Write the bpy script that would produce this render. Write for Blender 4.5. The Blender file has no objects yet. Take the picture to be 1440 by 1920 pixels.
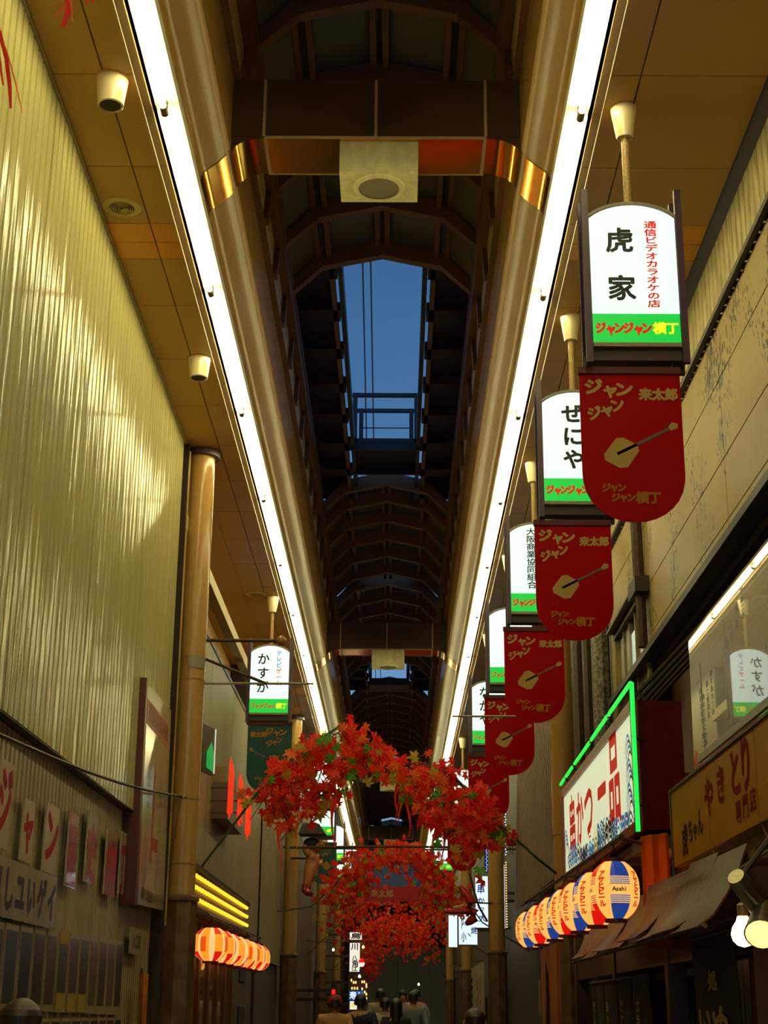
import bpy, bmesh, math, random
from math import sin, cos, pi, radians as R
from mathutils import Vector, Matrix
random.seed(7)
S = bpy.context.scene
COL = S.collection
# ------------------------------------------------------------------ camera
FPX = 2800.0
def _n(v):
    v = Vector(v); return v.normalized()
_dy = _n((20, -939, FPX)); _dz = _n((75, (FPX*FPX + 1500)/939, FPX)); _dx = -_dy.cross(_dz)
if _dx.x < 0: _dx = -_dx
CAMPOS = Vector((0, 0, 1.6))
_right = Vector((_dx.x, _dy.x, _dz.x)); _up = Vector((_dx.y, _dy.y, _dz.y)); _fwd = Vector((_dx.z, _dy.z, _dz.z))
cam = bpy.data.cameras.new('camera'); cam_o = bpy.data.objects.new('camera', cam); COL.objects.link(cam_o)
cam.sensor_fit = 'VERTICAL'; cam.sensor_height = 24.0; cam.lens = 24.0*FPX/1920.0
cam.clip_start = 0.05; cam.clip_end = 500
cam_o.matrix_world = Matrix(((_right.x, _up.x, -_fwd.x, CAMPOS.x), (_right.y, _up.y, -_fwd.y, CAMPOS.y),
                             (_right.z, _up.z, -_fwd.z, CAMPOS.z), (0, 0, 0, 1)))
S.camera = cam_o
def at(px, py, X=None, Y=None, Z=None):
    "point of the street seen at a pixel of the photograph, on a plane of known X, Y or Z"
    d = _right*((px-720)/FPX) + _up*((960-py)/FPX) + _fwd
    if X is not None: t = (X-CAMPOS.x)/d.x
    elif Y is not None: t = (Y-CAMPOS.y)/d.y
    else: t = (Z-CAMPOS.z)/d.z
    return CAMPOS + d*t
# ------------------------------------------------------------------ dusk sky, exposure
W = bpy.data.worlds.new('dusk_sky'); S.world = W; W.use_nodes = True
nt = W.node_tree; bg = nt.nodes['Background']
tc = nt.nodes.new('ShaderNodeTexCoord'); sx = nt.nodes.new('ShaderNodeSeparateXYZ'); rp = nt.nodes.new('ShaderNodeValToRGB')
nz = nt.nodes.new('ShaderNodeTexNoise'); nz.inputs['Scale'].default_value = 3.0; nz.inputs['Detail'].default_value = 4
mx = nt.nodes.new('ShaderNodeMixRGB'); mx.blend_type = 'MULTIPLY'; mx.inputs[0].default_value = 0.35
nt.links.new(tc.outputs['Generated'], sx.inputs[0]); nt.links.new(tc.outputs['Generated'], nz.inputs['Vector'])
nt.links.new(sx.outputs['Z'], rp.inputs[0])
e = rp.color_ramp.elements
e[0].position = 0.0; e[0].color = (.24, .38, .58, 1)
e[1].position = 1.0; e[1].color = (.012, .045, .14, 1)
for p, c in ((.22, (.135, .29, .51, 1)), (.36, (.062, .17, .36, 1)), (.5, (.035, .115, .27, 1))):
    k = e.new(p); k.color = c
rp2 = nt.nodes.new('ShaderNodeValToRGB'); rp2.color_ramp.elements[0].position = .35; rp2.color_ramp.elements[0].color = (.95, .96, 1.0, 1)
rp2.color_ramp.elements[1].position = .7; rp2.color_ramp.elements[1].color = (1.35, 1.28, 1.2, 1)
nt.links.new(nz.outputs['Fac'], rp2.inputs[0])
nt.links.new(rp.outputs[0], mx.inputs[1]); nt.links.new(rp2.outputs[0], mx.inputs[2]); nt.links.new(mx.outputs[0], bg.inputs[0])
bg.inputs[1].default_value = 1.0
S.view_settings.view_transform = 'Standard'; S.view_settings.look = 'None'
S.view_settings.exposure = 0.0; S.view_settings.gamma = 1.0; S.view_settings.use_curve_mapping = False
S.cycles.use_denoising = True; S.cycles.sample_clamp_indirect = 6.0
S.cycles.caustics_reflective = False; S.cycles.caustics_refractive = False; S.cycles.max_bounces = 8
TUBE = 38.0                     # radiance of the fluorescent tubes
TUBE_COL = (1.0, .91, .42)
# ------------------------------------------------------------------ materials
MATS = {}
def s2l(c):
    return tuple((x/255/12.92 if x/255 <= .04045 else ((x/255+.055)/1.055)**2.4) for x in c)
def mat(name, col, rough=.5, metal=0.0, emit=None, es=0.0, noise=None, bump=None, spec=None, coat=0.0, trans=0.0, stretch=None, dark=.5, coat_rough=.03):
    """procedural principled material; noise=(scale, amount) varies the colour, bump=(scale, strength)"""
    if name in MATS: return MATS[name]
    m = bpy.data.materials.new(name); m.use_nodes = True; t = m.node_tree; b = t.nodes['Principled BSDF']
    b.inputs['Base Color'].default_value = (*col, 1); b.inputs['Roughness'].default_value = rough; b.inputs['Metallic'].default_value = metal
    if spec is not None: b.inputs['Specular IOR Level'].default_value = spec
    if coat: b.inputs['Coat Weight'].default_value = coat; b.inputs['Coat Roughness'].default_value = coat_rough
    if trans: b.inputs['Transmission Weight'].default_value = trans
    if emit is not None:
        b.inputs['Emission Color'].default_value = (*emit, 1); b.inputs['Emission Strength'].default_value = es
    if noise or bump:
        c = t.nodes.new('ShaderNodeTexCoord'); mp = t.nodes.new('ShaderNodeMapping')
        if stretch: mp.inputs['Scale'].default_value = stretch
        t.links.new(c.outputs['Object'], mp.inputs['Vector'])
    if noise:
        n = t.nodes.new('ShaderNodeTexNoise'); n.inputs['Scale'].default_value = noise[0]; n.inputs['Detail'].default_value = 6
        r = t.nodes.new('ShaderNodeValToRGB'); r.color_ramp.elements[0].position = .38; r.color_ramp.elements[1].position = .66
        r.color_ramp.elements[0].color = (*[x*dark for x in col], 1); r.color_ramp.elements[1].color = (*col, 1)
        mi = t.nodes.new('ShaderNodeMixRGB'); mi.inputs[0].default_value = noise[1]; mi.inputs[1].default_value = (*col, 1)
        t.links.new(mp.outputs[0], n.inputs['Vector']); t.links.new(n.outputs['Fac'], r.inputs[0]); t.links.new(r.outputs[0], mi.inputs[2])
        t.links.new(mi.outputs[0], b.inputs['Base Color'])
    if bump:
        n2 = t.nodes.new('ShaderNodeTexNoise'); n2.inputs['Scale'].default_value = bump[0]; n2.inputs['Detail'].default_value = 3
        bp = t.nodes.new('ShaderNodeBump'); bp.inputs['Strength'].default_value = bump[1]; bp.inputs['Distance'].default_value = .02
        t.links.new(mp.outputs[0], n2.inputs['Vector']); t.links.new(n2.outputs['Fac'], bp.inputs['Height']); t.links.new(bp.outputs[0], b.inputs['Normal'])
    MATS[name] = m; return m
def glow(name, col, es=1.0):
    return mat(name, tuple(.3*x for x in col), .4, emit=col, es=es)
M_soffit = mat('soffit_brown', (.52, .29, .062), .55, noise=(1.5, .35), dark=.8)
M_lip = mat('lip_shade_brown', (.20, .11, .035), .5)  # brown darkened so the lip reads as shaded beside the tubes
M_gold_mat = mat('soffit_gold', (.72, .30, .012), .38, metal=.35, noise=(9, .25), stretch=(1, .1, 1), dark=.8)
M_gold = mat('polished_gold', (.85, .40, .05), .12, metal=1.0)
M_cream = mat('cream_steel', (.58, .52, .235), .12, noise=(2.2, .3), bump=(2.3, .40), stretch=(1, 3.4, .26), dark=.82, spec=.045)
M_cream2 = mat('cream_steel_grimy', (.46, .38, .19), .38, noise=(3, .7), bump=(3, .2), stretch=(1, 1.5, .35), dark=.6)
M_fascia = mat('fascia_beige', (.38, .215, .052), .2, spec=.12, noise=(1.2, .3), dark=.85)
M_seam = mat('cream_seam', (.62, .42, .2), .4)
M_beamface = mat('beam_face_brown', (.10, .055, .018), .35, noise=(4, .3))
M_dark = mat('dark_brown_paint', (.035, .018, .01), .5)
M_black = mat('near_black', (.012, .010, .010), .6)
M_gap = mat('joint_dark', (.03, .016, .006), .8)
M_roofp = mat('roof_sheet', (.17, .172, .16), .45, noise=(2, .4))
M_rib = mat('roof_rib_brown', (.24, .115, .045), .5, noise=(3, .4))
M_pane = mat('clerestory_pane', (.88, .74, .36), .5, noise=(5, .5))
M_steel = mat('catwalk_steel', (.022, .024, .040), .5)
M_white = mat('white_enamel', (.82, .80, .70), .35)
M_spk = mat('speaker_cream', (.95, .86, .46), .45, noise=(14, .35))
M_grille = mat('speaker_grille', (.24, .19, .08), .6, bump=(220, .5))
M_ivory = mat('ivory_plastic', (.72, .60, .36), .22)
M_tube = mat('fluorescent_tube', (.8, .8, .8), .3, emit=TUBE_COL, es=TUBE)
M_sock = mat('lamp_socket', (.16, .09, .02), .5)
M_purple = mat('purple_paint', (.055, .018, .055), .4)
M_pillar = mat('pillar_cream', (.48, .27, .075), .22, noise=(22, .25), dark=.6)
M_pillar_low = mat('pillar_base_worn', (.17, .09, .035), .5, noise=(7, .8), dark=.4)
M_signw = glow('sign_white', (.80, 1.0, .90), 1.0)
M_signg = glow('sign_green', (.0, .56, .05), 1.0)
M_blk = mat('sign_black_ink', (.006, .012, .008), .5)
M_redink = mat('sign_red_ink', (.45, .004, .004), .5, emit=(.62, .004, .002), es=.75)
M_yelink = mat('sign_yellow_ink', (.6, .6, .02), .5, emit=(.85, .85, .01), es=.9)
M_blueink = mat('sign_blue_ink', (.02, .15, .6), .5, emit=(.02, .22, .7), es=.5)
M_signbox = mat('sign_box_taupe', (.30, .24, .17), .5, noise=(30, .4))
M_pole = mat('pole_speckled', (.50, .32, .12), .4, noise=(90, .7), dark=.35)
M_banner = mat('banner_red', (.36, .001, .0015), .45, noise=(2, .25), dark=.75, spec=.06)
M_bcream = mat('banner_cream_print', (.46, .30, .09), .5, spec=.2)
M_byellow = mat('banner_yellow_print', (.36, .15, .006), .5, spec=.2)
M_bgrey = mat('banner_grey_print', (.12, .08, .06), .5)
M_bteal = mat('banner_teal', (.018, .075, .068), .5, spec=.2)
M_mold = None
# ------------------------------------------------------------------ mesh helpers
class MB:
    def __init__(s): s.v = []; s.f = []; s.m = []
    def add(s, vs, fs, m=0):
        o = len(s.v); s.v += [tuple(v) for v in vs]; s.f += [tuple(i+o for i in f) for f in fs]; s.m += [m]*len(fs); return s
    def box(s, a, b, m=0):
        x0, y0, z0 = (min(a[i], b[i]) for i in range(3)); x1, y1, z1 = (max(a[i], b[i]) for i in range(3))
        return s.add([(x0,y0,z0),(x1,y0,z0),(x1,y1,z0),(x0,y1,z0),(x0,y0,z1),(x1,y0,z1),(x1,y1,z1),(x0,y1,z1)],
                     [(0,3,2,1),(4,5,6,7),(0,1,5,4),(1,2,6,5),(2,3,7,6),(3,0,4,7)], m)
    def prism(s, pts, ext, m=0):
        "closed polygon of 3d points, extruded by a vector"
        n = len(pts); e = Vector(ext); P = [Vector(p) for p in pts]
        return s.add([*P, *[p+e for p in P]], [tuple(range(n))[::-1], tuple(range(n, 2*n))] + [(i, (i+1) % n, n+(i+1) % n, n+i) for i in range(n)], m)
    def sheet(s, A, B, m=0):
        "strip between two equal polylines"
        n = len(A); return s.add([*A, *B], [(i, i+1, n+i+1, n+i) for i in range(n-1)], m)
    def tube(s, path, r, seg=8, m=0, caps=True):
        P = [Vector(p) for p in path]; rs = r if isinstance(r, (list, tuple)) else [r]*len(P); rings = []
        ref = None
        for i, p in enumerate(P):
            t = (P[min(i+1, len(P)-1)] - P[max(i-1, 0)]).normalized()
            if ref is None: ref = Vector((0, 0, 1)) if abs(t.z) < .9 else Vector((1, 0, 0))
            a = t.cross(ref).normalized(); b = t.cross(a).normalized(); ref = -b if False else ref
            rings.append([p + (a*cos(2*pi*k/seg) + b*sin(2*pi*k/seg))*rs[i] for k in range(seg)])
        o = [v for rg in rings for v in rg]; fs = []
        for i in range(len(P)-1):
            for k in range(seg):
                fs.append((i*seg+k, i*seg+(k+1) % seg, (i+1)*seg+(k+1) % seg, (i+1)*seg+k))
        if caps: fs += [tuple(range(seg))[::-1], tuple(range((len(P)-1)*seg, len(P)*seg))]
        return s.add(o, fs, m)
    def lathe(s, c, prof, seg=24, m=0, caps=True):
        "prof = [(r, z)...] about a vertical axis through c"
        c = Vector(c); vs = []; fs = []
        for r, z in prof:
            vs += [c + Vector((r*cos(2*pi*k/seg), r*sin(2*pi*k/seg), z)) for k in range(seg)]
        for i in range(len(prof)-1):
            for k in range(seg):
                fs.append((i*seg+k, i*seg+(k+1) % seg, (i+1)*seg+(k+1) % seg, (i+1)*seg+k))
        if caps: fs += [tuple(range(seg))[::-1], tuple(range((len(prof)-1)*seg, len(prof)*seg))]
        return s.add(vs, fs, m)
    def ball(s, c, r, seg=12, rings=8, m=0, sc=(1, 1, 1)):
        c = Vector(c); vs = [c+Vector((0, 0, -r*sc[2]))]; fs = []
        for i in range(1, rings):
            a = -pi/2 + pi*i/rings
            vs += [c + Vector((r*sc[0]*cos(a)*cos(2*pi*k/seg), r*sc[1]*cos(a)*sin(2*pi*k/seg), r*sc[2]*sin(a))) for k in range(seg)]
        vs.append(c+Vector((0, 0, r*sc[2]))); L = len(vs)-1
        for k in range(seg):
            fs.append((0, 1+(k+1) % seg, 1+k)); fs.append((L, L-seg+k, L-seg+(k+1) % seg))
            for i in range(rings-2):
                a = 1+i*seg; fs.append((a+k, a+(k+1) % seg, a+seg+(k+1) % seg, a+seg+k))
        return s.add(vs, fs, m)
    def build(s, name, mats, parent=None, smooth=False, origin=None):
        me = bpy.data.meshes.new(name)
        o0 = Vector(origin) if origin is not None else Vector((0, 0, 0))
        me.from_pydata([tuple(Vector(v)-o0) for v in s.v], [], s.f)
        ml = mats if isinstance(mats, (list, tuple)) else [mats]
        for m in ml: me.materials.append(m)
        if len(ml) > 1: me.polygons.foreach_set('material_index', s.m)
        if smooth:
            me.polygons.foreach_set('use_smooth', [True]*len(me.polygons))
            me.set_sharp_from_angle(angle=R(40))
        me.update()
        return link(name, me, parent, o0)
def link(name, me, parent=None, loc=(0, 0, 0)):
    o = bpy.data.objects.new(name, me); COL.objects.link(o)
    loc = Vector(loc)
    if parent is not None:
        o.parent = parent
        w = Vector((0, 0, 0)); q = parent
        while q is not None: w += q.location; q = q.parent
        o.location = loc - w
    else: o.location = loc
    return o
def empty(name, loc=(0, 0, 0)):
    o = bpy.data.objects.new(name, None); COL.objects.link(o); o.location = loc; o.empty_display_size = .1; return o
def tag(o, label=None, cat=None, group=None, kind=None):
    if label: o['label'] = label
    if cat: o['category'] = cat
    if group: o['group'] = group
    if kind: o['kind'] = kind
    return o
def thing(name, label, cat, loc=(0, 0, 0), group=None): return tag(empty(name, loc), label, cat, group)
def struct(name, label=None, loc=(0, 0, 0)): return tag(empty(name, loc), label, None, None, 'structure')
def kids(o): return [c for c in bpy.data.objects if c.parent == o]
_children = {}
def copy_tree(o, loc, parent=None):
    c = o.copy(); COL.objects.link(c)
    if parent is None: c.location = loc
    else: c.parent = parent
    for ch in o.children: copy_tree(ch, None, c)
    return c
# lettering -----------------------------------------------------------------
_gl = {}
def glyph(ch):
    if ch not in _gl:
        c = bpy.data.curves.new('glyph', 'FONT'); c.body = ch; c.resolution_u = 2; c.fill_mode = 'FRONT'
        o = bpy.data.objects.new('glyph', c); m = bpy.data.meshes.new_from_object(o)
        vs = [(v.co.x, v.co.y) for v in m.vertices]; fs = [tuple(p.vertices) for p in m.polygons]
        asc = ord(ch) < 256
        if asc and vs:
            w = max(v[0] for v in vs); vs = [(x-w/2, y-.35) for x, y in vs]
        else: vs = [(x-.5, y-.38) for x, y in vs]
        bpy.data.objects.remove(o); bpy.data.curves.remove(c); bpy.data.meshes.remove(m)
        _gl[ch] = (vs, fs)
    return _gl[ch]
def lettering(items, origin, ux, uy, m, parent, bold=0.0, off=.002, name='lettering', warp=None):
    """items = (char, x, y, width, height[, degrees]); x along ux, y along uy from origin, in metres"""
    ux = Vector(ux); uy = Vector(uy); nn = ux.cross(uy).normalized(); O = Vector(origin); b = MB()
    lay = 0
    for it in items:
        ch, x, y, w, h = it[:5]; a = R(it[5]) if len(it) > 5 else 0
        vs, fs = glyph(ch)
        sh = [(0, 0)] if not bold else [(0, 0)] + [(bold*cos(k*pi/4), bold*sin(k*pi/4)) for k in range(8)]
        for dx, dy in sh:
            P = []
            for gx, gy in vs:
                qx, qy = (gx+dx)*w, (gy+dy)*h
                qx, qy = qx*cos(a)-qy*sin(a), qx*sin(a)+qy*cos(a)
                if warp: P.append(warp(x+qx, y+qy, off+lay*2e-5))
                else: P.append(O + ux*(x+qx) + uy*(y+qy) + nn*(off+lay*2e-5))
            b.add(P, fs); lay = (lay+1) % 9
    return b.build(name, m, parent, origin=parent_loc(parent))
def parent_loc(p):
    w = Vector((0, 0, 0))
    while p is not None: w += p.location; p = p.parent
    return w
def col_text(s, x, y0, dy, w, h=None): return [(ch, x, y0-i*dy, w, h or w) for i, ch in enumerate(s)]
def row_text(s, x0, dx, y, w, h=None): return [(ch, x0+i*dx, y, w, h or w) for i, ch in enumerate(s)]
# ================================================================== LARGE STRUCTURE
X0 = -.17                        # centre line of the arcade
Y_A, Y_B = -6.0, 72.0
def mir(x): return 2*X0 - x
# floor
FL = .25
b = MB(); b.box((-3.2, Y_A, FL-.1), (3.2, Y_B, FL-.01)); fl = b.build('floor', mat('street_dark', (.05, .045, .04), .4, noise=(3, .5))); tag(fl, kind='structure')
bt = MB(); bt.box((-.245, -.245, -.01), (.245, .245, 0)); tile_me = None
for i in range(10):
    for j in range(16):
        if tile_me is None:
            t = bt.build('tile', mat('street_tile', (.09, .08, .07), .35, noise=(6, .5)), fl); tile_me = t.data
        else: t = link('tile', tile_me, fl)
        t.location = (-2.25+i*.5, 4.25+j*.5, FL)
# soffits -------------------------------------------------------------------
ZS = 6.76
GOLD_Y = [9.40, 24.98, 39.9, 54.8]
def soffit_cuts():
    ys = [Y_A+1.41]; y = -4.59+1
    edges = []
    y = -4.59
    while y < 34: edges.append(y); y += 1.0
    edges += [44.4, 54.4, 64.4, Y_B]
    for g in GOLD_Y: edges += [g-.255, g+.255]
    edges = sorted(edges); out = [edges[0]]
    for v in edges[1:]:
        if v-out[-1] > .05: out.append(v)
    return out
cuts = soffit_cuts()
for side, xs in (('left', [(-2.04, -1.729), (-1.721, -1.553)]), ('right', [(1.223, 1.392), (1.40, 2.2)])):
    root = struct('ceiling', None)
    for ya, yb in zip(cuts[:-1], cuts[1:]):
        mid = (ya+yb)/2; gold = any(abs(mid-g) < .25 for g in GOLD_Y)
        for xa, xb in xs:
            b = MB(); b.box((xa, ya+.004, ZS), (xb, yb-.004, ZS+.015)); b.build('soffit_panel', M_gold_mat if gold else M_soffit, root)
    b = MB(); b.box((xs[0][0] if side == 'left' else 1.223, Y_A, ZS+.03), (-1.553 if side == 'left' else 2.2, Y_B, ZS+.06)); b.build('backing', M_gap, root)
    # bevelled lip towards the lamps, with a pale bead on its edge
    s = -1 if side == 'left' else 1
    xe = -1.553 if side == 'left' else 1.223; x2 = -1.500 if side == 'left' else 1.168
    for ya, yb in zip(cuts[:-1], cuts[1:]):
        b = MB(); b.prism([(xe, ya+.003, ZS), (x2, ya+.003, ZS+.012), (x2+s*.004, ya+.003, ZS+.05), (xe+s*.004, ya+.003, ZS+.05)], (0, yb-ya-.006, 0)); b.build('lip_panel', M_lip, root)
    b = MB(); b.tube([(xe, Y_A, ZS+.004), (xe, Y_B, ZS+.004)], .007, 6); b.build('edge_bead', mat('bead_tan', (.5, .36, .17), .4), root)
# fascia coves --------------------------------------------------------------
prof = [(-1.400, 6.90), (-1.390, 7.135), (-1.375, 7.165), (-1.345, 7.192), (-1.30, 7.228), (-1.26, 7.264), (-1.222, 7.305)]
led = [(-1.222, 7.305), (-1.212, 7.312), (-1.207, 7.335), (-1.19, 7.342)]
up_ = [(-1.19, 7.34), (-1.19, 7.91)]
def side_prof(p, left): return p if left else [(mir(x), z) for x, z in p]
SEG_Y = [Y_A, -1, 4, 9.14, 14.1, 19.4, 24.77, 29.7, 34.7, 39.66, 44.6, 49.6, 54.5, 63, Y_B]
for left in (True, False):
    root = struct('trim_1' if left else 'trim_2')
    for ya, yb in zip(SEG_Y[:-1], SEG_Y[1:]):
        for nm, pr, mm in (('cove_panel', prof, M_fascia), ('upper_panel', up_, M_fascia), ('ledge_strip', led, M_seam)):
            q = side_prof(pr, left); b = MB()
            A = [(x, ya+.002, z) for x, z in q]; B = [(x, yb-.002, z) for x, z in q]
            b.sheet(A, B) if left else b.sheet(B, A)
            b.build(nm, mm, root, smooth=True)
    for g in GOLD_Y:
        q = side_prof([(x+.003, z-.002) for x, z in prof], left); b = MB()
        A = [(x, g-.25, z) for x, z in q]; B = [(x, g+.25, z) for x, z in q]
        b.sheet(A, B) if left else b.sheet(B, A)
        b.build('gold_band', M_gold, root, smooth=True)
# hidden shell of the roof well (keeps daylight out of the side voids)
for left in (True, False):
    s = 1 if not left else -1
    xa = -1.36 if left else mir(-1.36)
    b = MB(); b.box((xa, Y_A, 7.26), (xa+s*.04, Y_B, 9.0)); tag(b.build('wall_left_hidden_shell' if left else 'wall_right_hidden_shell', M_black), kind='structure')
    xb = -2.75 if left else 2.7
    b = MB(); b.box((xa+s*.05, Y_A, 7.2), (xb, Y_B, 7.24)); tag(b.build('ceiling', M_black), kind='structure')
# clerestory ----------------------------------------------------------------
for left in (True, False):
    root = struct('window_1' if left else 'window_2')
    f = (lambda x: x) if left else mir
    b = MB(); b.box((f(-1.20), Y_A, 7.915), (f(-1.14), Y_B, 7.945)); b.build('sill', M_rib, root)
    b = MB(); b.box((f(-1.20), Y_A, 8.34), (f(-1.07), Y_B, 8.50)); b.build('head_rail', M_rib, root)
    b = MB(); b.box((f(-1.10), Y_A, 8.50), (f(-1.06), Y_B, 8.58)); b.build('eave_rail', mat('eave_tan', (.22, .12, .05), .5), root)
    y = 3.4; k = 0
    pm = bm_ = None
    while y < 40:
        b = MB(); b.box((f(-1.165), y+.04, 7.945), (f(-1.155), y+.96, 8.345)); b.build('pane', M_pane, root)
        b = MB(); b.prism([(f(-1.15), y-.02, 8.34), (f(-1.15), y+.10, 8.34), (f(-1.15), y-.13, 7.945), (f(-1.15), y-.25, 7.945)], (f(-1.11)-f(-1.15), 0, 0)); b.build('brace', M_rib, root)
        y += 1.0
    b = MB(); b.box((f(-1.165), 40, 7.945), (f(-1.155), Y_B, 8.345)); b.build('pane', M_pane, root)
# roof sections -------------------------------------------------------------
roof = [(-1.11, 8.60), (-.77, 8.97), (-.17, 9.10), (.43, 8.97), (.77, 8.60)]
def roof_section(ya, yb, ys, k):
    root = struct('roof')
    for y in ys:
        lo = [(x, z-.20 if 0 < i < 4 else z-.16) for i, (x, z) in enumerate(roof)]
        b = MB()
        P = [(x, y, z-.03) for x, z in roof] + [(x, y, z) for x, z in lo[::-1]]
        n = len(roof)
        for i in range(n-1):
            b.prism([(roof[i][0], y, roof[i][1]-.02), (roof[i+1][0], y, roof[i+1][1]-.02), (lo[i+1][0], y, lo[i+1][1]), (lo[i][0], y, lo[i][1])], (0, .10, 0))
        b.build('rib', M_rib, root)
    for i in (1, 2, 3):
        x, z = roof[i]
        for dx in ((-.055, .055) if i != 2 else (-.05, .05)):
            b = MB(); b.box((x+dx-.025, ya, z-.10), (x+dx+.025, yb, z-.03)); b.build('purlin', M_rib, root)
    ed = [ya] + [y+.05 for y in ys if ya+.3 < y < yb-.3] + [yb]
    for ya2, yb2 in zip(ed[:-1], ed[1:]):
        for i in range(4):
            (xa, za), (xb, zb) = roof[i], roof[i+1]
            b = MB(); b.prism([(xa, ya2+.01, za), (xb, ya2+.01, zb), (xb, ya2+.01, zb+.02), (xa, ya2+.01, za+.02)], (0, yb2-ya2-.02, 0)); b.build('roof_panel', M_roofp, root)
roof_section(Y_A, 13.62, [3.4+k*1.02 for k in range(10)] + [13.55], 0)
roof_section(20.55, 25.2, [20.5, 21.25, 22.2, 23.15, 24.1, 25.1], 1)
roof_section(25.85, 32.4, [25.85+i for i in range(7)], 2)
roof_section(34.6, 44.7, [34.6+i for i in range(11)], 3)
roof_section(46.2, 59.5, [46.2+i*1.33 for i in range(11)], 4)
roof_section(62, Y_B, [62+i*2 for i in range(6)], 5)
# open bays: grated side walks, edge girders, joists --------------------------
M_mesh = mat('expanded_metal', (.020, .017, .020), .6, bump=(60, .6))
def open_bay(ya, yb, cross=None):
    for left in (True, False):
        f = (lambda x: x) if left else mir
        t = struct('trim_4' if left else 'trim_5')
        y = ya
        while y < yb-.05:
            y2 = min(y+1.0, yb)
            b = MB(); b.box((f(-1.12), y+.01, 8.94), (f(-.68), y2-.01, 8.96)); b.build('grating_panel', M_mesh, t)
            b = MB(); b.box((f(-1.12), y, 8.84), (f(-.64), y+.28, 8.94)); b.build('joist', mat('joist_maroon', (.028, .012, .012), .6), t)
            y = y2
        b = MB(); b.box((f(-.635), ya, 8.86), (f(-.585), yb, 9.04)); b.build('edge_girder', M_steel, t)
        b = MB(); b.box((f(-.72), ya, 8.84), (f(-.67), yb, 8.94)); b.build('stringer', M_rib, t)
    b = None
open_bay(13.7, 21.3); open_bay(25.25, 26.3); open_bay(32.45, 35.4); open_bay(44.8, 46.1); open_bay(59.6, 61.9)
cw = thing('catwalk', 'dark steel catwalk with railings bridging the open roof slot', 'catwalk', (X0, 19.4, 8.94))
y = 19.0
while y < 19.85:
    b = MB(); b.box((-.62, y, 8.95), (.28, y+.20, 8.97)); b.build('grating_panel', M_mesh, cw, origin=cw.location); y += .22
for yy in (18.95, 19.92):
    b = MB(); b.box((-.66, yy-.03, 8.84), (.32, yy+.03, 9.0)); b.build('floor_beam', M_steel, cw, origin=cw.location)
for yy, zt, xp in ((18.95, 9.67, .42), (19.92, 9.84, .36)):
    b = MB(); b.box((X0-.46, yy-.025, zt-.05), (X0+.46, yy+.025, zt)); b.build('top_rail', M_steel, cw, origin=cw.location)
    for s in (-1, 1):
        b = MB(); b.box((X0+s*xp-.03, yy-.03, 8.94), (X0+s*xp+.03, yy+.03, zt)); b.build('post', M_steel, cw, origin=cw.location)
for zt in (9.55, 9.25):
    b = MB(); b.tube([(X0-.36, 19.92, zt), (X0+.36, 19.92, zt)], .008, 6); b.build('mid_rail', M_steel, cw, origin=cw.location)
cw2 = thing('catwalk', 'far dark steel catwalk crossing the roof slot behind the second beam', 'catwalk', (X0, 33.4, 8.7))
b = MB(); b.box((-.62, 33.1, 8.6), (.28, 33.9, 8.75)); b.build('floor_deck', M_steel, cw2, origin=cw2.location)
b = MB(); b.box((-.62, 33.1, 9.5), (.28, 33.15, 9.56)); b.build('top_rail', M_steel, cw2, origin=cw2.location)
for s in (-1, 1):
    b = MB(); b.box((X0+s*.42-.03, 33.09, 8.75), (X0+s*.42+.03, 33.15, 9.5)); b.build('post', M_steel, cw2, origin=cw2.location)
# overhead wires in the slot
for i, (xa, xb) in enumerate(((-.46, -.70), (-.36, -.52))):
    b = MB(); b.tube([(xa-.02, 8, 11.6), (xa, 14, 11.4), ((xa+xb)/2-.03, 30, 11.2), (xb, 70, 11.6)], .013, 5)
    tag(b.build('overhead_wire', M_black), ('left' if i == 0 else 'right') + ' one of two dark wires crossing the blue sky slot', 'wire', 'overhead wires in the sky')
# cross beams with speakers ---------------------------------------------------
def beam(y, k):
    r = struct('trim_%d' % (10+k)); D = .49
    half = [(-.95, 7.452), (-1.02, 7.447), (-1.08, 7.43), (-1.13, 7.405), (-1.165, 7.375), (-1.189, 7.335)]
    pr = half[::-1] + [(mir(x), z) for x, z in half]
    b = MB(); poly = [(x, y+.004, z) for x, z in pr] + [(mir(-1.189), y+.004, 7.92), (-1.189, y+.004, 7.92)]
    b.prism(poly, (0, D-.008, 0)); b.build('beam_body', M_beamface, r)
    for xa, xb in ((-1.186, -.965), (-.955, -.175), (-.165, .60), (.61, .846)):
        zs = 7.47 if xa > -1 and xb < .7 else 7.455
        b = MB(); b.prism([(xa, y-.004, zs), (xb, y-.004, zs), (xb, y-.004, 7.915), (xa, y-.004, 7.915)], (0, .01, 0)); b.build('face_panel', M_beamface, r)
    for x in (-.96, -.17, .605):
        b = MB(); b.box((x-.010, y-.009, 7.455), (x+.010, y, 7.915)); b.build('seam_trim', M_seam, r)
    b = MB(); q = [(x, z-.003) for x, z in pr]
    b.sheet([(x, y+.01, z) for x, z in q], [(x, y+D-.01, z) for x, z in q]); b.build('gold_underside', M_gold, r, smooth=True)
    for yy in (y-.002, y+D-.012):
        b = MB(); b.box((-.95, yy, 7.443), (.61, yy+.014, 7.458)); b.build('edge_trim', M_seam, r)
    for x in (-.95, .60):
        b = MB(); b.box((x-.012, y, 7.442), (x+.012, y+D, 7.449)); b.build('cross_trim', M_seam, r)
for k, y in enumerate((9.14, 24.77, 39.66, 54.1)): beam(y, k)
names = ['nearest', 'second', 'third', 'farthest']
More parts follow.
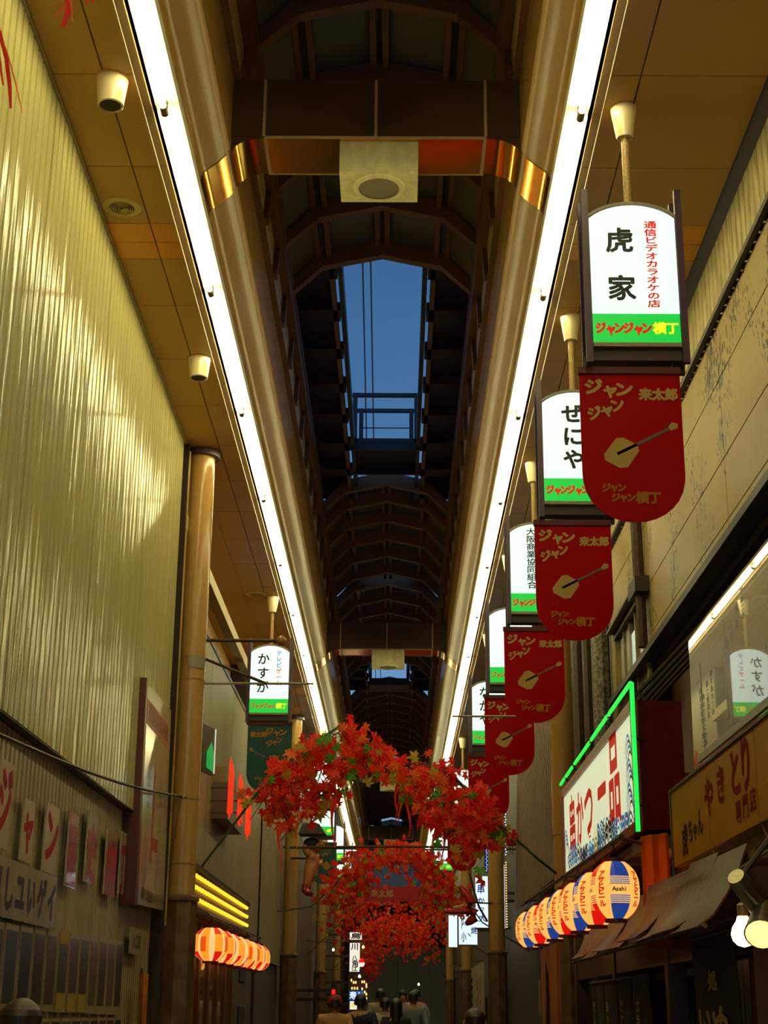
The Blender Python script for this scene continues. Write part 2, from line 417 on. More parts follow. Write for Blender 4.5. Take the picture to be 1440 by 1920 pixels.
for k, y in enumerate((9.14, 24.77, 39.66, 54.1)):
    t = thing('speaker', '%s cream box speaker hung under a gold edged cross beam' % names[k], 'speaker', (-.145, y+.27, 7.2), 'speakers under the cross beams')
    c = t.location
    b = MB(); x0, x1, y0, y1, z0, z1 = -.425, .13, y+.05, y+.46, 7.20, 7.448
    b.prism([(x0, y0, z0), (x1, y0, z0), (x1, y0, z1), (x0, y0, z1)], (0, y1-y0, 0)); b.build('cabinet', M_spk, t, origin=c)
    cx, cy = (x0+x1)/2, (y0+y1)/2
    b = MB(); b.lathe((cx, cy, 0), [(.145, 7.186), (.165, 7.183), (.182, 7.188), (.184, 7.20)], 32, caps=False); b.build('bezel_ring', M_spk, t, True, origin=c)
    b = MB(); b.lathe((cx, cy, 0), [(.001, 7.190), (.148, 7.190)], 32, caps=False); b.build('grille', M_grille, t, origin=c)
# fluorescent tube rows -------------------------------------------------------
Lt = 2.42; ZT = 6.785
ords = ['first', 'second', 'third', 'fourth', 'fifth', 'sixth', 'seventh', 'eighth', 'ninth', 'tenth', 'eleventh', 'twelfth', 'thirteenth', 'fourteenth', 'fifteenth', 'sixteenth', 'seventeenth', 'eighteenth', 'nineteenth', 'twentieth', 'twenty first', 'twenty second', 'twenty third', 'twenty fourth', 'twenty fifth', 'twenty sixth', 'twenty seventh', 'twenty eighth']
for left in (True, False):
    sg = 1 if left else -1
    xo = -1.433 if left else 1.100
    proto = None
    n0 = -5
    for k in range(n0, 23):
        y = 5.39 + k*Lt + (0 if left else .04)
        vis = k + 1
        lab = 'white fluorescent tube light, %s from the camera in the %s row' % (ords[max(vis, 0)], 'left' if left else 'right')
        if k < 0: lab = 'white fluorescent tube light in the %s row, %s one beyond the top edge' % ('left' if left else 'right', ords[-k-1])
        if proto is None:
            t = proto = thing('tube_light', lab, 'light', (xo, y, ZT+.1), 'fluorescent tubes on the %s' % ('left' if left else 'right'))
            c = t.location
            b = MB(); xa, xb = xo-sg*.042, xo+sg*.092
            b.box((xa, y+.0, ZT+.045), (xb, y+Lt, ZT+.10)); b.build('batten', M_white, t, origin=c)
            b = MB(); xw = xo-sg*.042; b.box((xw, y, ZT+.012), (xw-sg*.005, y+Lt, ZT+.11)); b.build('trough_side', M_white, t, origin=c)
            b = MB(); b.box((xb, y, ZT+.035), (xb-sg*.006, y+Lt, ZT+.11)); b.build('reflector_flange', M_white, t, origin=c)
            b = MB(); b.tube([(xo, y+.045, ZT), (xo, y+Lt-.045, ZT)], .019, 10); b.build('tube', M_tube, t, True, origin=c)
            for yy, d in ((y+.02, 1), (y+Lt-.02, -1)):
                b = MB(); b.box((xo-.018, yy-.018, ZT-.02), (xo+.018, yy+.018, ZT+.05)); b.tube([(xo, yy-.026, ZT), (xo, yy+.026, ZT)], .024, 10); b.build('lamp_holder', M_sock, t, origin=c)
        else:
            t = copy_tree(proto, (xo, y, ZT+.1)); tag(t, lab)
# ================================================================== LEFT WALL
def corr_sheet(x, ya, yb, za, zb, pitch, depth, groove, m, parent, s=1, name='sheet'):
    "vertical corrugated sheet facing +X (s=1) or -X (s=-1): wide pans with narrow recessed grooves, real thickness"
    P = []; n = max(1, round((yb-ya)/pitch)); p = (yb-ya)/n
    for i in range(n):
        y = ya+i*p
        P += [(y+p*.02, 0), (y+p*(1-groove), 0), (y+p*(1-groove*.72), depth), (y+p*(1-groove*.28), depth)]
    P.append((yb, 0))
    A = [(x-s*d, y, za) for y, d in P]; B = [(x-s*d, y, zb) for y, d in P]
    A2 = [(x-s*(d+.006), y, za) for y, d in P]; B2 = [(x-s*(d+.006), y, zb) for y, d in P]
    b = MB()
    if s > 0: b.sheet(A, B); b.sheet(B2, A2); b.sheet(A2, A); b.sheet(B, B2)
    else: b.sheet(B, A); b.sheet(A2, B2); b.sheet(A, A2); b.sheet(B2, B)
    return b.build(name, m, parent)
wl = struct('wall_left')
k = 0; y = 2.94
while y < 13.2:
    y2 = min(y+.94, 13.34); xo = -2.04 + (.0015 if k % 2 else 0)
    corr_sheet(xo, y, y2, 3.07, 6.75, .1175, .030, .26, M_cream, wl); k += 1; y = y2
y = -6
while y < 2.9: corr_sheet(-2.04, y, y+1.79, 3.07, 6.75, .1193, .030, .26, M_cream, wl); y += 1.79
y = -6.0
while y < 13.2:
    y2 = min(y+.985, 13.34); corr_sheet(-2.115, y, y2, 0, 3.2, .0985, .014, .4, M_cream2, wl); y = y2
b = MB(); b.box((-2.18, Y_A, 0), (-2.16, 13.4, 6.8)); b.build('backing', M_gap, wl)
b = MB(); b.box((-2.10, Y_A, 3.06), (-2.043, 13.34, 3.085)); b.build('drip_edge', M_dark, wl)
b = MB(); b.box((-2.05, Y_A, 6.742), (-2.025, 13.34, 6.757)); b.build('top_angle', M_cream2, wl)
# second stretch of the left side
wl2 = struct('wall_left_middle')
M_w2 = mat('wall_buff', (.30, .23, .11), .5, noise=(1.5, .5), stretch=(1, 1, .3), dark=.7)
for ya, yb in ((13.9, 16.2), (16.21, 18.5), (18.51, 20.8), (20.81, 22.9)):
    b = MB(); b.box((-2.2, ya, 2.5), (-2.04, yb, 5.42)); b.build('panel', M_w2, wl2)
b = MB(); b.box((-2.65, 13.4, 0), (-2.6, 23, 6.8)); b.build('recess_wall', M_soffit, wl2)
b = MB(); b.box((-2.62, 13.4, 6.75), (-2.0, 23, 6.78)); b.build('recess_ceiling', M_soffit, wl2)
b = MB(); b.box((-2.62, 13.85, 5.42), (-2.03, 22.95, 5.47)); b.build('cap_flashing', M_dark, wl2)
b = MB(); b.box((-2.10, 13.4, 5.92), (-1.99, 23, 6.06)); b.build('beam', mat('beam_cream', (.55, .42, .19), .5), wl2)
b = MB(); b.box((-2.62, 13.36, 0), (-2.0, 13.40, 6.75)); b.build('end_return', M_gap, wl2)
b = MB(); b.box((-2.62, 22.92, 0), (-2.06, 22.945, 6.75)); b.build('end_return', M_gap, wl2)
wl3 = struct('wall_left_far')
for i in range(4):
    corr_sheet(-2.02, 22.95+i*1.1, 24.04+i*1.1, 2.35, 4.55, .18, .03, .3, M_w2, wl3, name='fluted_panel')
b = MB(); b.box((-2.3, 22.95, 4.55), (-2.04, 27.4, 6.8)); b.build('panel', M_w2, wl3)
b = MB(); b.box((-2.3, 22.95, 0), (-2.1, 27.4, 2.35)); b.build('plinth_wall', mat('wall_grey_brown', (.10, .075, .05), .5), wl3)
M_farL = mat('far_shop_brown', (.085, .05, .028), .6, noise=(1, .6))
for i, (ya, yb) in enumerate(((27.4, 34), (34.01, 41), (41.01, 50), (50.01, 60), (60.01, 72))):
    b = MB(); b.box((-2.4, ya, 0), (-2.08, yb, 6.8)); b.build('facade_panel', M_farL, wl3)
# ================================================================== RIGHT WALL
wr = struct('wall_right')
y = 2.94; k = 0
while y < 14.9:
    y2 = min(y+1.0, 15.0); corr_sheet(2.2, y, y2, 6.17, 6.72, .125, .025, .26, mat('cream_steel_right', (.62, .52, .26), .4, noise=(14, .6), stretch=(1, 1, .3), dark=.35), wr, -1); y = y2
y = -6
while y < 2.9: corr_sheet(2.2, y, y+1.79, 6.17, 6.72, .125, .025, .26, MATS['cream_steel_right'], wr, -1); y += 1.79
b = MB(); b.prism([(2.12, Y_A, 6.765), (2.20, Y_A, 6.70), (2.21, Y_A, 6.77)], (0, 21, 0)); b.build('top_trim', M_dark, wr)
b = MB(); b.tube([(2.17, Y_A, 6.15), (2.17, 15, 6.15)], .028, 8); b.build('pipe', M_dark, wr)
# stained boards: colour + mould specks
def stained(name, col):
    m = mat(name, col, .45, noise=(1.4, .45), dark=.78, spec=.2); t = m.node_tree; bs = t.nodes['Principled BSDF']
    src = bs.inputs['Base Color'].links[0].from_socket
    c = t.nodes.new('ShaderNodeTexCoord')
    n = t.nodes.new('ShaderNodeTexNoise'); n.inputs['Scale'].default_value = 26; n.inputs['Detail'].default_value = 3; n.inputs['Roughness'].default_value = .7
    n2 = t.nodes.new('ShaderNodeTexNoise'); n2.inputs['Scale'].default_value = 1.3; n2.inputs['Detail'].default_value = 2
    mp = t.nodes.new('ShaderNodeMapping'); mp.inputs['Scale'].default_value = (1, 1.0, .55)
    t.links.new(c.outputs['Object'], mp.inputs[0]); t.links.new(mp.outputs[0], n.inputs[0]); t.links.new(c.outputs['Object'], n2.inputs[0])
    mu = t.nodes.new('ShaderNodeMath'); mu.operation = 'MULTIPLY'; t.links.new(n.outputs['Fac'], mu.inputs[0]); t.links.new(n2.outputs['Fac'], mu.inputs[1])
    r = t.nodes.new('ShaderNodeValToRGB'); r.color_ramp.elements[0].position = .325; r.color_ramp.elements[1].position = .355
    r.color_ramp.elements[0].color = (0, 0, 0, 1); r.color_ramp.elements[1].color = (1, 1, 1, 1)
    t.links.new(mu.outputs[0], r.inputs[0])
    mi = t.nodes.new('ShaderNodeMixRGB'); t.links.new(r.outputs[0], mi.inputs[0]); t.links.new(src, mi.inputs[1]); mi.inputs[2].default_value = (.03, .016, .006, 1)
    t.links.new(mi.outputs[0], bs.inputs['Base Color']); return m
M_stain = stained('stained_beige_board', (.40, .28, .10))
rows = [(5.745, 6.12), (5.175, 5.735), (4.74, 5.165), (4.62, 4.73)]
for za, zb in rows:
    for ya, yb in ((-6, -1), (-.99, 4.4), (4.41, 9.44), (9.45, 12.55)):
        b = MB(); b.box((2.2, ya, za), (2.24, yb, zb)); b.build('board', M_stain, wr)
for za, zb in rows[:2]:
    b = MB(); b.box((2.2, 12.56, max(za, 5.24)), (2.24, 14.98, zb)); b.build('board', M_stain, wr)
b = MB(); b.box((2.2, 14.72, 4.1), (2.24, 14.98, 5.24)); b.build('board', M_stain, wr)
b = MB(); b.box((2.2, 12.56, 4.62), (2.24, 13.0, 5.24)); b.build('board', M_stain, wr)
b = MB(); b.box((2.3, Y_A, 4.5), (2.4, 15.0, 6.8)); b.build('backing', M_gap, wr)
b = MB(); b.box((2.15, Y_A, 4.56), (2.5, 15.0, 4.62)); b.build('drip_flashing', M_dark, wr)
M_low = mat('shop_wall_dark_brown', (.085, .045, .015), .6, noise=(3, .4))
for ya, yb in ((-6, 0), (.01, 5), (5.01, 10), (10.01, 15.0)):
    b = MB(); b.box((2.45, ya, 0), (2.6, yb, 4.6)); b.build('lower_panel', M_low, wr)
b = MB(); b.box((2.2, 14.98, 0), (2.6, 15.02, 6.8)); b.build('end_return', M_gap, wr)
# sliding window in the upper wall
win = struct('window_3')
b = MB(); b.box((2.19, 12.98, 5.18), (2.25, 14.74, 5.26)); b.box((2.12, 12.98, 5.24), (2.25, 14.74, 5.265)); b.build('head_frame', M_dark, win)
for ya, yb, mm in ((13.05, 13.6, mat('window_dim', (.10, .085, .05), .2, coat=.5)), (13.62, 13.95, mat('window_lit', (.5, .55, .5), .3, emit=(.55, .7, .62), es=.55, noise=(40, .3))), (13.97, 14.32, mat('window_cream', (.42, .36, .17), .3)), (14.34, 14.68, MATS['window_cream'])):
    z1 = 5.05 if mm.name == 'window_lit' else 5.18; z0 = 4.72 if mm.name == 'window_lit' else 4.3
    b = MB(); b.box((2.245, ya, z0), (2.255, yb, z1)); b.build('pane', mm, win)
b = MB(); b.box((2.26, 12.98, 4.2), (2.29, 14.74, 5.24)); b.build('reveal', M_black, win)
for y in (13.0, 13.61, 13.96, 14.33, 14.70):
    b = MB(); b.box((2.225, y-.015, 4.3), (2.26, y+.02, 5.2)); b.build('stile', mat('window_stile', (.3, .25, .13), .4), win)
dp = thing('drain_pipe', 'dark rusty drain pipe down the stained beige wall by the small window', 'pipe', (2.15, 12.75, 5))
b = MB(); b.tube([(2.145, 12.8, 6.1), (2.145, 12.78, 5.25)], .05, 8); b.tube([(2.14, 12.7, 5.1), (2.14, 12.7, 4.63)], .045, 8); b.build('pipe', mat('rusty_pipe', (.07, .035, .015), .7, noise=(20, .8)), dp, True, origin=dp.location)
b = MB(); b.box((2.07, 12.55, 5.1), (2.198, 12.95, 5.24)); b.build('hopper', M_dark, dp, origin=dp.location)
wr2 = struct('wall_right_far')
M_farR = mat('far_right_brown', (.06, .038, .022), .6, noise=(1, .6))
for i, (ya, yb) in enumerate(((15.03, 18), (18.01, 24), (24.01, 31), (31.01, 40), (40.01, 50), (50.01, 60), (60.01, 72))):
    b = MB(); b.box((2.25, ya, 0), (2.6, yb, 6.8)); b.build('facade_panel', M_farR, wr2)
# corner post and old pipes beside the window wall
for i, (x, y, r, z0, z1) in enumerate(((2.13, 15.25, .09, -.01, 6.7), (2.1, 16.2, .05, -.01, 6.7), (2.05, 16.7, .06, -.01, 5.6), (2.17, 17.6, .07, -.01, 6.7))):
    b = MB(); b.tube([(x, y, z0), (x, y, z1)], r, 8)
    tag(b.build('conduit', mat('old_pipe', (.11, .08, .05), .5, noise=(30, .7)) if i else mat('mouldy_pipe', (.35, .30, .18), .5, noise=(30, .9), dark=.15), origin=(x, y, z0)),
        ['mouldy pale conduit just past the window', 'dark conduit behind the pale one', 'short dark conduit between two taller ones', 'thick dark conduit nearest the right pillar'][i], 'pipe')
for nm, x in (('wall_left_outer', -2.8), ('wall_right_outer', 2.7)):
    b = MB(); b.box((x, Y_A, 0), (x+.05, Y_B, 7.3)); tag(b.build(nm, M_black), kind='structure')
ew = struct('wall_far')
M_end = mat('far_shutter_grey', (.42, .40, .42), .5)
for i in range(6):
    b = MB(); b.box((-2.1+i*.74, 70, 0), (-1.37+i*.74, 70.2, 4.4)); b.build('shutter_panel', M_end, ew)
b = MB(); b.box((-2.5, 70.3, 0), (2.6, 70.4, 9)); b.build('backing', M_black, ew)
# ================================================================== PILLARS
def pillar(name, lab, x, y, r, ztop, cap=True, label_plate=False, low=2.55):
    t = thing(name, lab, 'pillar', (x, y, 0), 'round steel pillars'); c = t.location
    b = MB(); b.lathe((x, y, 0), [(r, low), (r, ztop)], 28); b.build('shaft', M_pillar, t, True, origin=c)
    b = MB(); b.lathe((x, y, 0), [(r*1.22, 0), (r*1.22, low-.02), (r*1.0, low)], 8); b.build('base_sleeve', M_pillar_low, t, origin=c)
    b = MB(); b.lathe((x, y, 0), [(r*1.02, low-.05), (r*1.34, low-.03), (r*1.34, low), (r*1.02, low+.02)], 24, caps=False); b.build('collar', M_pillar_low, t, True, origin=c)
    if cap:
        b = MB(); b.lathe((x, y, 0), [(r, ztop-.045), (r*1.36, ztop-.045), (r*1.36, ztop+.02), (r, ztop+.02)], 28); b.build('cap_ring', M_purple, t, True, origin=c)
    for z in ((4.71, 4.50, 3.41, 2.84) if label_plate else (3.3,)):
        b = MB(); b.lathe((x, y, 0), [(r+.001, z-.008), (r+.005, z-.006), (r+.005, z+.006), (r+.001, z+.008)], 24, caps=False); b.build('clamp_band', mat('clamp_brown', (.34, .19, .06), .5), t, origin=c)
    if label_plate:
        b = MB(); P = [(x+(r+.008)*cos(a), y+(r+.008)*sin(a)) for a in [R(-95+i*8) for i in range(10)]]
        b.sheet([(px_, py_, 4.60) for px_, py_ in P], [(px_, py_, 4.72) for px_, py_ in P]); b.build('label_plate', mat('plate_grey', (.30, .27, .17), .35, noise=(20, .4)), t, True, origin=c)
    return t
pillar('pillar', 'beige round steel pillar with purple cap ring beside the cream corrugated wall', -1.905, 13.6, .128, 6.74, True, True)
pillar('pillar', 'beige round pillar behind the hanging maple branch on the left', -1.86, 27.3, .125, 6.74)
pillar('pillar', 'third pillar on the left, past the hanging figure', -1.86, 38.8, .125, 6.74)
pillar('pillar', 'fourth pillar on the left, farthest along the street', -1.86, 49.6, .125, 6.74)
pillar('pillar', 'right round pillar between the red banners and the neon sign', 1.69, 15.2, .118, 6.74)
pillar('pillar', 'right round pillar beside the white vertical lit signs', 1.66, 25.2, .125, 6.74)
pillar('pillar', 'right pillar standing behind the red sculpted ornament', 1.66, 36, .125, 6.74)
pillar('pillar', 'right pillar farthest along the street', 1.66, 47, .125, 6.74)
b = MB(); b.tube([(-2.01, 13.42, 2.3), (-2.01, 13.42, 6.7)], .022, 8); tag(b.build('conduit', M_pillar, origin=(-2.01, 13.42, 2.3)), 'slim beige conduit rising between the corrugated wall and the near pillar', 'pipe')
# bracket arms on the near left pillar
br = thing('bracket', 'rusty iron bracket arms reaching out from the near left pillar', 'bracket', (-1.78, 13.6, 4.8)); c = br.location
M_rust = mat('rusty_iron', (.055, .026, .012), .7, noise=(40, .6))
b = MB(); b.tube([(-1.79, 13.6, 4.885), (-1.11, 13.6, 4.885)], .017, 8); b.build('top_arm', M_rust, br, True, origin=c)
b = MB(); b.ball((-1.08, 13.6, 4.885), .05, 12, 8); b.build('ball_end', mat('ball_amber', (.30, .13, .04), .3), br, True, origin=c)
b = MB(); b.tube([(-1.79, 13.6, 4.71), (-1.20, 13.6, 4.475)], .014, 8); b.build('brace', M_rust, br, True, origin=c)
b = MB(); b.tube([(-1.79, 13.6, 4.475), (-1.40, 13.6, 4.478), (-.77, 13.6, 4.48)], .011, 8); b.build('lower_arm', mat('rod_grey', (.25, .2, .13), .4), br, True, origin=c)
br = thing('bracket', 'thin steel rod reaching left from the right pillar, level with the banners', 'bracket', (1.58, 15.2, 4.5)); c = br.location
b = MB(); b.tube([(1.58, 15.2, 4.495), (.575, 15.2, 4.49)], .011, 8); b.build('rod', MATS['rod_grey'], br, True, origin=c)
b = MB(); b.box((1.55, 15.18, 4.46), (1.60, 15.22, 4.53)); b.build('clamp', M_rust, br, origin=c)
b = MB(); pts = [at(0, 1378, X=-1.93)] + [Vector((-1.92, 7.2+i*1.06, 2.86+.57*(i/6)-.05*sin(pi*i/6))) for i in range(1, 7)] + [Vector((-1.88, 13.46, 3.41))]
b.tube([tuple(p) for p in ([Vector((-1.93, 3, 2.6))]+pts)], .011, 6); tag(b.build('wire_rope', M_dark), 'dark wire rope strung along the left wall to the near pillar', 'rope')
# ================================================================== HANGING LIT SIGNS + BANNERS
YOKO_R = 'ジャンジャン'
def sign(name_lab, x, y, items, z0=5.19, back=None, cup_x=None, bold=.02):
    """lit box sign hung from the soffit; x = centre, items = lettering in metres from the face centre bottom"""
    t = thing('hanging_sign', name_lab, 'sign', (x, y, ZS), 'lit hanging shop signs'); c = t.location
    hw, h = .247, .872; rise = .085
    arc = [(hw*sin(a)/sin(R(52)), rise*(cos(a)-cos(R(52)))/(1-cos(R(52)))) for a in [R(-52+104*i/12) for i in range(13)]]
    def outline(gw=0, gh=0):
        return [(-hw-gw, -gh), (hw+gw, -gh)] + [(ax*(1+gw/hw), h-rise+az+gh) for ax, az in arc[::-1]]
    D = .085
    b = MB(); b.prism([(x+px, y-D+.004, z0+pz) for px, pz in outline()], (0, 2*D-.008, 0)); b.build('lamp_box', M_signbox, t, origin=c)
    for s, nm in ((-1, 'front'), (1, 'rear')):
        yf = y+s*D
        zg = z0+.178
        P = [(x-hw, yf, zg), (x+hw, yf, zg)] + [(x+ax, yf, z0+h-rise+az) for ax, az in arc[::-1]]
        b = MB(); b.prism(P, (0, -s*.006, 0)); b.build('lit_face', M_signw, t, origin=c)
        b = MB(); b.box((x-hw, yf, z0), (x+hw, yf-s*.006, zg-.001)); b.build('green_band', M_signg, t, origin=c)
        ux = (-s, 0, 0)
        if s == 1 and y > 20: continue
        o = (x, yf, z0)
        red = [(ch, -.205+i*.052+(.006 if i % 3 == 1 else 0), .088-(.006 if i % 3 == 1 else 0), .062, .074) for i, ch in enumerate(YOKO_R)]
        lettering(red, o, ux, (0, 0, 1), M_redink, t, .07 if y < 15 else .04, name='red_lettering')
        lettering([('横', .128, .088, .076, .076), ('丁', .200, .088, .076, .076)], o, ux, (0, 0, 1), M_yelink, t, .04, name='yellow_lettering')
        for mm in set(i[-1] for i in items):
            lettering([i[:-1] for i in items if i[-1] == mm], o, ux, (0, 0, 1), MATS[mm], t, bold if y < 22 else 0, name='lettering')
    # arched edge trim
    b = MB(); A = [(x+ax*1.03, y-D-.006, z0+h-rise+az+.004) for ax, az in arc]; B = [(x+ax*1.03, y-D-.006, z0+h-rise+az+.022) for ax, az in arc]
    A2 = [(p[0], y+D+.006, p[2]) for p in A]; B2 = [(p[0], y+D+.006, p[2]) for p in B]
    b.sheet(B, A); b.sheet(A2, B2); b.sheet(A, A2); b.sheet(B2, B); b.build('arch_trim', M_signbox, t, origin=c)
    b = MB(); b.box((x-hw, y-D-.008, z0-.028), (x+hw, y+D+.008, z0-.004)); b.build('bottom_trim', M_signbox, t, origin=c)
    for s in (-1, 1):
        for d in (-1, 1):
            b = MB(); xa = x+s*(hw+.004); xb = x+s*(hw+.042)
            b.box((xa, y+d*(D+.012), z0-.125), (xb, y+d*(D-.02), z0+h+.10)); b.build('post', M_purple, t, origin=c)
    b = MB(); b.box((x-hw-.03, y-.06, z0-.10), (x+hw+.03, y+.06, z0-.03)); b.build('under_beam', M_dark, t, origin=c)
    cx = x
    b = MB(); b.tube([(cx, y, z0+h-.01), (cx, y, ZS-.16)], .024, 12); b.build('pole', M_pole, t, True, origin=c)
    b = MB(); b.lathe((cx, y, ZS), [(.042, -.205), (.050, -.205), (.078, -.02), (.080, 0)], 20); b.build('mount_cup', M_ivory, t, True, origin=c)
    return t
def banner(lab, x, y, cloth, teal=False, ztop=5.045, group='cloth banners under the lit signs', w=.565, detail=True):
    t = thing('banner', lab, 'banner', (x, y, ztop), group); c = t.location
    hw = w/2; hgt = .905
    pts = [(-hw, 0), (-hw, -.62)] + [(-hw*cos(a)-(.0)*sin(a), -.62-(hgt-.62)*sin(a)**.9) for a in [R(8+164*i/14) for i in range(15)]] + [(hw, -.62), (hw, 0)]
    b = MB(); b.prism([(x+px, y-.002, ztop+pz) for px, pz in pts[::-1]], (0, .005, 0)); b.build('cloth', cloth, t, origin=c)
    b = MB(); b.box((x-hw-.006, y-.016, ztop-.028), (x+hw+.006, y+.018, ztop+.012)); b.build('hem_rod', mat('hem_dark', (.09, .004, .006) if not teal else (.02, .04, .04), .6), t, origin=c)
    for s in (-1, 1):
        b = MB(); b.tube([(x+s*(hw-.04), y, ztop+.01), (x+s*(hw-.04), y, ztop+.075)], .006, 5); b.build('tie', M_dark, t, origin=c)
    cr = M_bcream if not teal else M_byellow
    o = (x, y-.003, ztop); ux = (1, 0, 0); uz = (0, 0, 1)
    sx = -1 if teal else 1
    big = [('ジ', -.205, -.105, .105, .10), ('ャ', -.112, -.125, .095, .095), ('ン', -.035, -.12, .11, .095),
           ('ジ', -.205, -.265, .085, .085, 14), ('ャ', -.135, -.245, .085, .085, 14), ('ン', -.075, -.215, .085, .085, 14)]
    ku = [('来', .085, -.150, .075, .075), ('太', .158, -.150, .075, .075), ('郎', .230, -.150, .075, .075)]
    if teal:
        big = [(i[0], i[1]+.20, *i[2:]) for i in big]; ku = [(i[0], i[1]-.30, *i[2:]) for i in ku]
    lettering(big+ku, o, ux, uz, cr, t, .055, name='cream_lettering')
    lo = [(ch, -.155+i*.042, -.705, .052, .052) for i, ch in enumerate('ジャン')] + [(ch, -.105+i*.042, -.762, .052, .052) for i, ch in enumerate('ジャン')] + [('横', .040, -.762, .072, .072), ('丁', .108, -.762, .072, .072)]
    lettering(lo, o, ux, uz, M_byellow, t, .05, name='yellow_lettering')
    # printed three-stringed lute
    b = MB(); n = Vector((0, -1, 0))
    def flat(P, m): b.prism([(x+px*(-1 if teal else 1), y-.0035, ztop+pz) for px, pz in (P if not teal else P[::-1])], (0, .0008, 0), m)
    flat([(-.155, -.545), (-.075, -.590), (-.03, -.585), (.035, -.490), (.030, -.455), (-.05, -.410), (-.09, -.415), (-.160, -.510)], 0)
    flat([(-.09, -.500), (.205, -.348), (.213, -.364), (-.082, -.516)], 1)
    flat([(.20, -.350), (.225, -.318), (.255, -.325), (.255, -.352), (.215, -.368)], 0)
    b.build('printed_lute', [cr, M_bgrey], t, origin=c)
    return t
inkb = 'sign_black_ink'; inkr = 'sign_red_ink'; inkl = 'sign_blue_ink'
def vcol(s, x, y0, dy, w, h, ink): return [(ch, x, y0-i*dy, w, h, ink) for i, ch in enumerate(s)]
_SX = 1.343
sign('nearest lit sign, black characters with a red vertical line of small text', _SX, 7.75,
     vcol('虎家', -.075, .645, .305, .165, .165, inkb) + vcol('通信ビデオカラオケの店', .105, .745, .0505, .075, .050, inkr), z0=5.185, bold=.03)
sign('second lit sign along the right, three black hiragana down its face', _SX-.005, 10.58, vcol('ぜにや', -.02, .70, .185, .165, .165, inkb), z0=5.215, bold=.035)
sign('third lit sign along the right, one narrow column of black characters', _SX-.01, 13.84, vcol('大阪商業協同組合', -.045, .795, .076, .095, .078, inkb), z0=5.225)
sign('fourth lit sign along the right, with a plain white face', _SX-.02, 17.0, [], z0=5.215)
sign('fifth lit sign along the right, black hiragana, half behind a banner', _SX-.03, 20.9, vcol('なかや', -.07, .72, .19, .165, .165, inkb), z0=5.18)
sign('sixth lit sign along the right, partly screened by red maple leaves', _SX-.03, 29.4, [], z0=5.24)
sign('seventh lit sign along the right, small above the red and blue banner', _SX-.04, 42.0, vcol('ハ冊鶴', -.06, .74, .2, .17, .17, inkb), z0=5.32)
sign('lit sign on the left with black hiragana and a blue and red side line', -1.633, 18.94,
     vcol('かすが', -.085, .70, .185, .16, .16, inkb) + vcol('テレビ', .115, .775, .078, .075, .075, inkl) + vcol('ゲーム', .115, .541, .078, .075, .075, inkr), z0=5.215)
sign('second lit sign on the left, behind the red maple leaves', -1.43, 28.7, vcol('喫茶', .09, .62, .16, .10, .10, inkr), z0=5.33)
sign('third lit sign on the left, faint fine lettering above the hanging figure', -1.625, 34, vcol('三井', -.10, .62, .12, .12, .10, inkb), z0=5.36)
sign('fourth lit sign on the left, seen edge to edge past the third', -1.60, 39.5, [], z0=5.33)
sign('fifth and farthest lit sign on the left', -1.55, 45, vcol('湯冷', .1, .62, .2, .12, .12, inkb), z0=5.38)
for i, (y, dx, dz) in enumerate(((7.75, -.045, 0), (10.58, -.045, .025), (13.84, -.045, .03), (17.0, -.05, .02), (20.9, -.055, -.02), (29.4, -.06, .05))):
    banner('%s red banner of the right row, hung below a lit sign' % ('nearest', 'second', 'third', 'fourth', 'fifth', 'sixth')[i], _SX+dx, y-.02, M_banner, ztop=5.045+dz)
banner('dark teal banner hanging under the lit sign on the left', -1.61, 18.92, M_bteal, True, ztop=5.095)
banner('far teal banner beside the hanging figure on the left', -1.60, 33.98, M_bteal, True, ztop=5.19)
# ================================================================== SOFFIT FITTINGS
for i, (px, py) in enumerate(((211, 150), (374, 673))):
    p = at(px, py, Z=ZS)
    t = thing('cup_spotlight', ('nearest' if i == 0 else 'second') + ' ivory cup shaped fitting with dark lens on the left soffit', 'light fitting', p, 'ivory cup fittings on the soffit')
    b = MB(); b.lathe(p, [(.062, -.172), (.068, -.178), (.075, -.172), (.092, -.02), (.094, 0)], 28); b.build('cup', M_ivory, t, True, origin=p)
    b = MB(); b.lathe(p, [(.001, -.174), (.060, -.174)], 20, caps=False); b.build('dark_lens', M_black, t, origin=p)
    b = MB(); b.lathe(p, [(.09, -.003), (.108, -.003), (.108, 0)], 28, caps=False); b.build('mount_ring', M_soffit, t, origin=p)
for i, (px, py) in enumerate(((229, 388), (480, 1114))):
    p = at(px, py, Z=ZS)
    t = thing('round_vent', ('nearest' if i == 0 else 'second') + ' round yellowed ceiling vent with ring louvres on left soffit', 'vent', p, 'round ceiling vents')
    b = MB(); b.lathe(p, [(.085, -.012), (.11, -.016), (.128, -.004), (.13, 0)], 32, caps=False); b.build('rim', mat('vent_yellow', (.55, .42, .12), .4), t, True, origin=p)
    for r in (.075, .058, .041, .024):
        b = MB(); b.lathe(p, [(r-.006, -.004), (r, -.016), (r+.004, -.014)], 28, caps=False); b.build('ring_louvre', MATS['vent_yellow'], t, origin=p)
    b = MB(); b.lathe(p, [(.001, -.001), (.09, -.001)], 24, caps=False); b.build('throat', M_gap, t, origin=p)
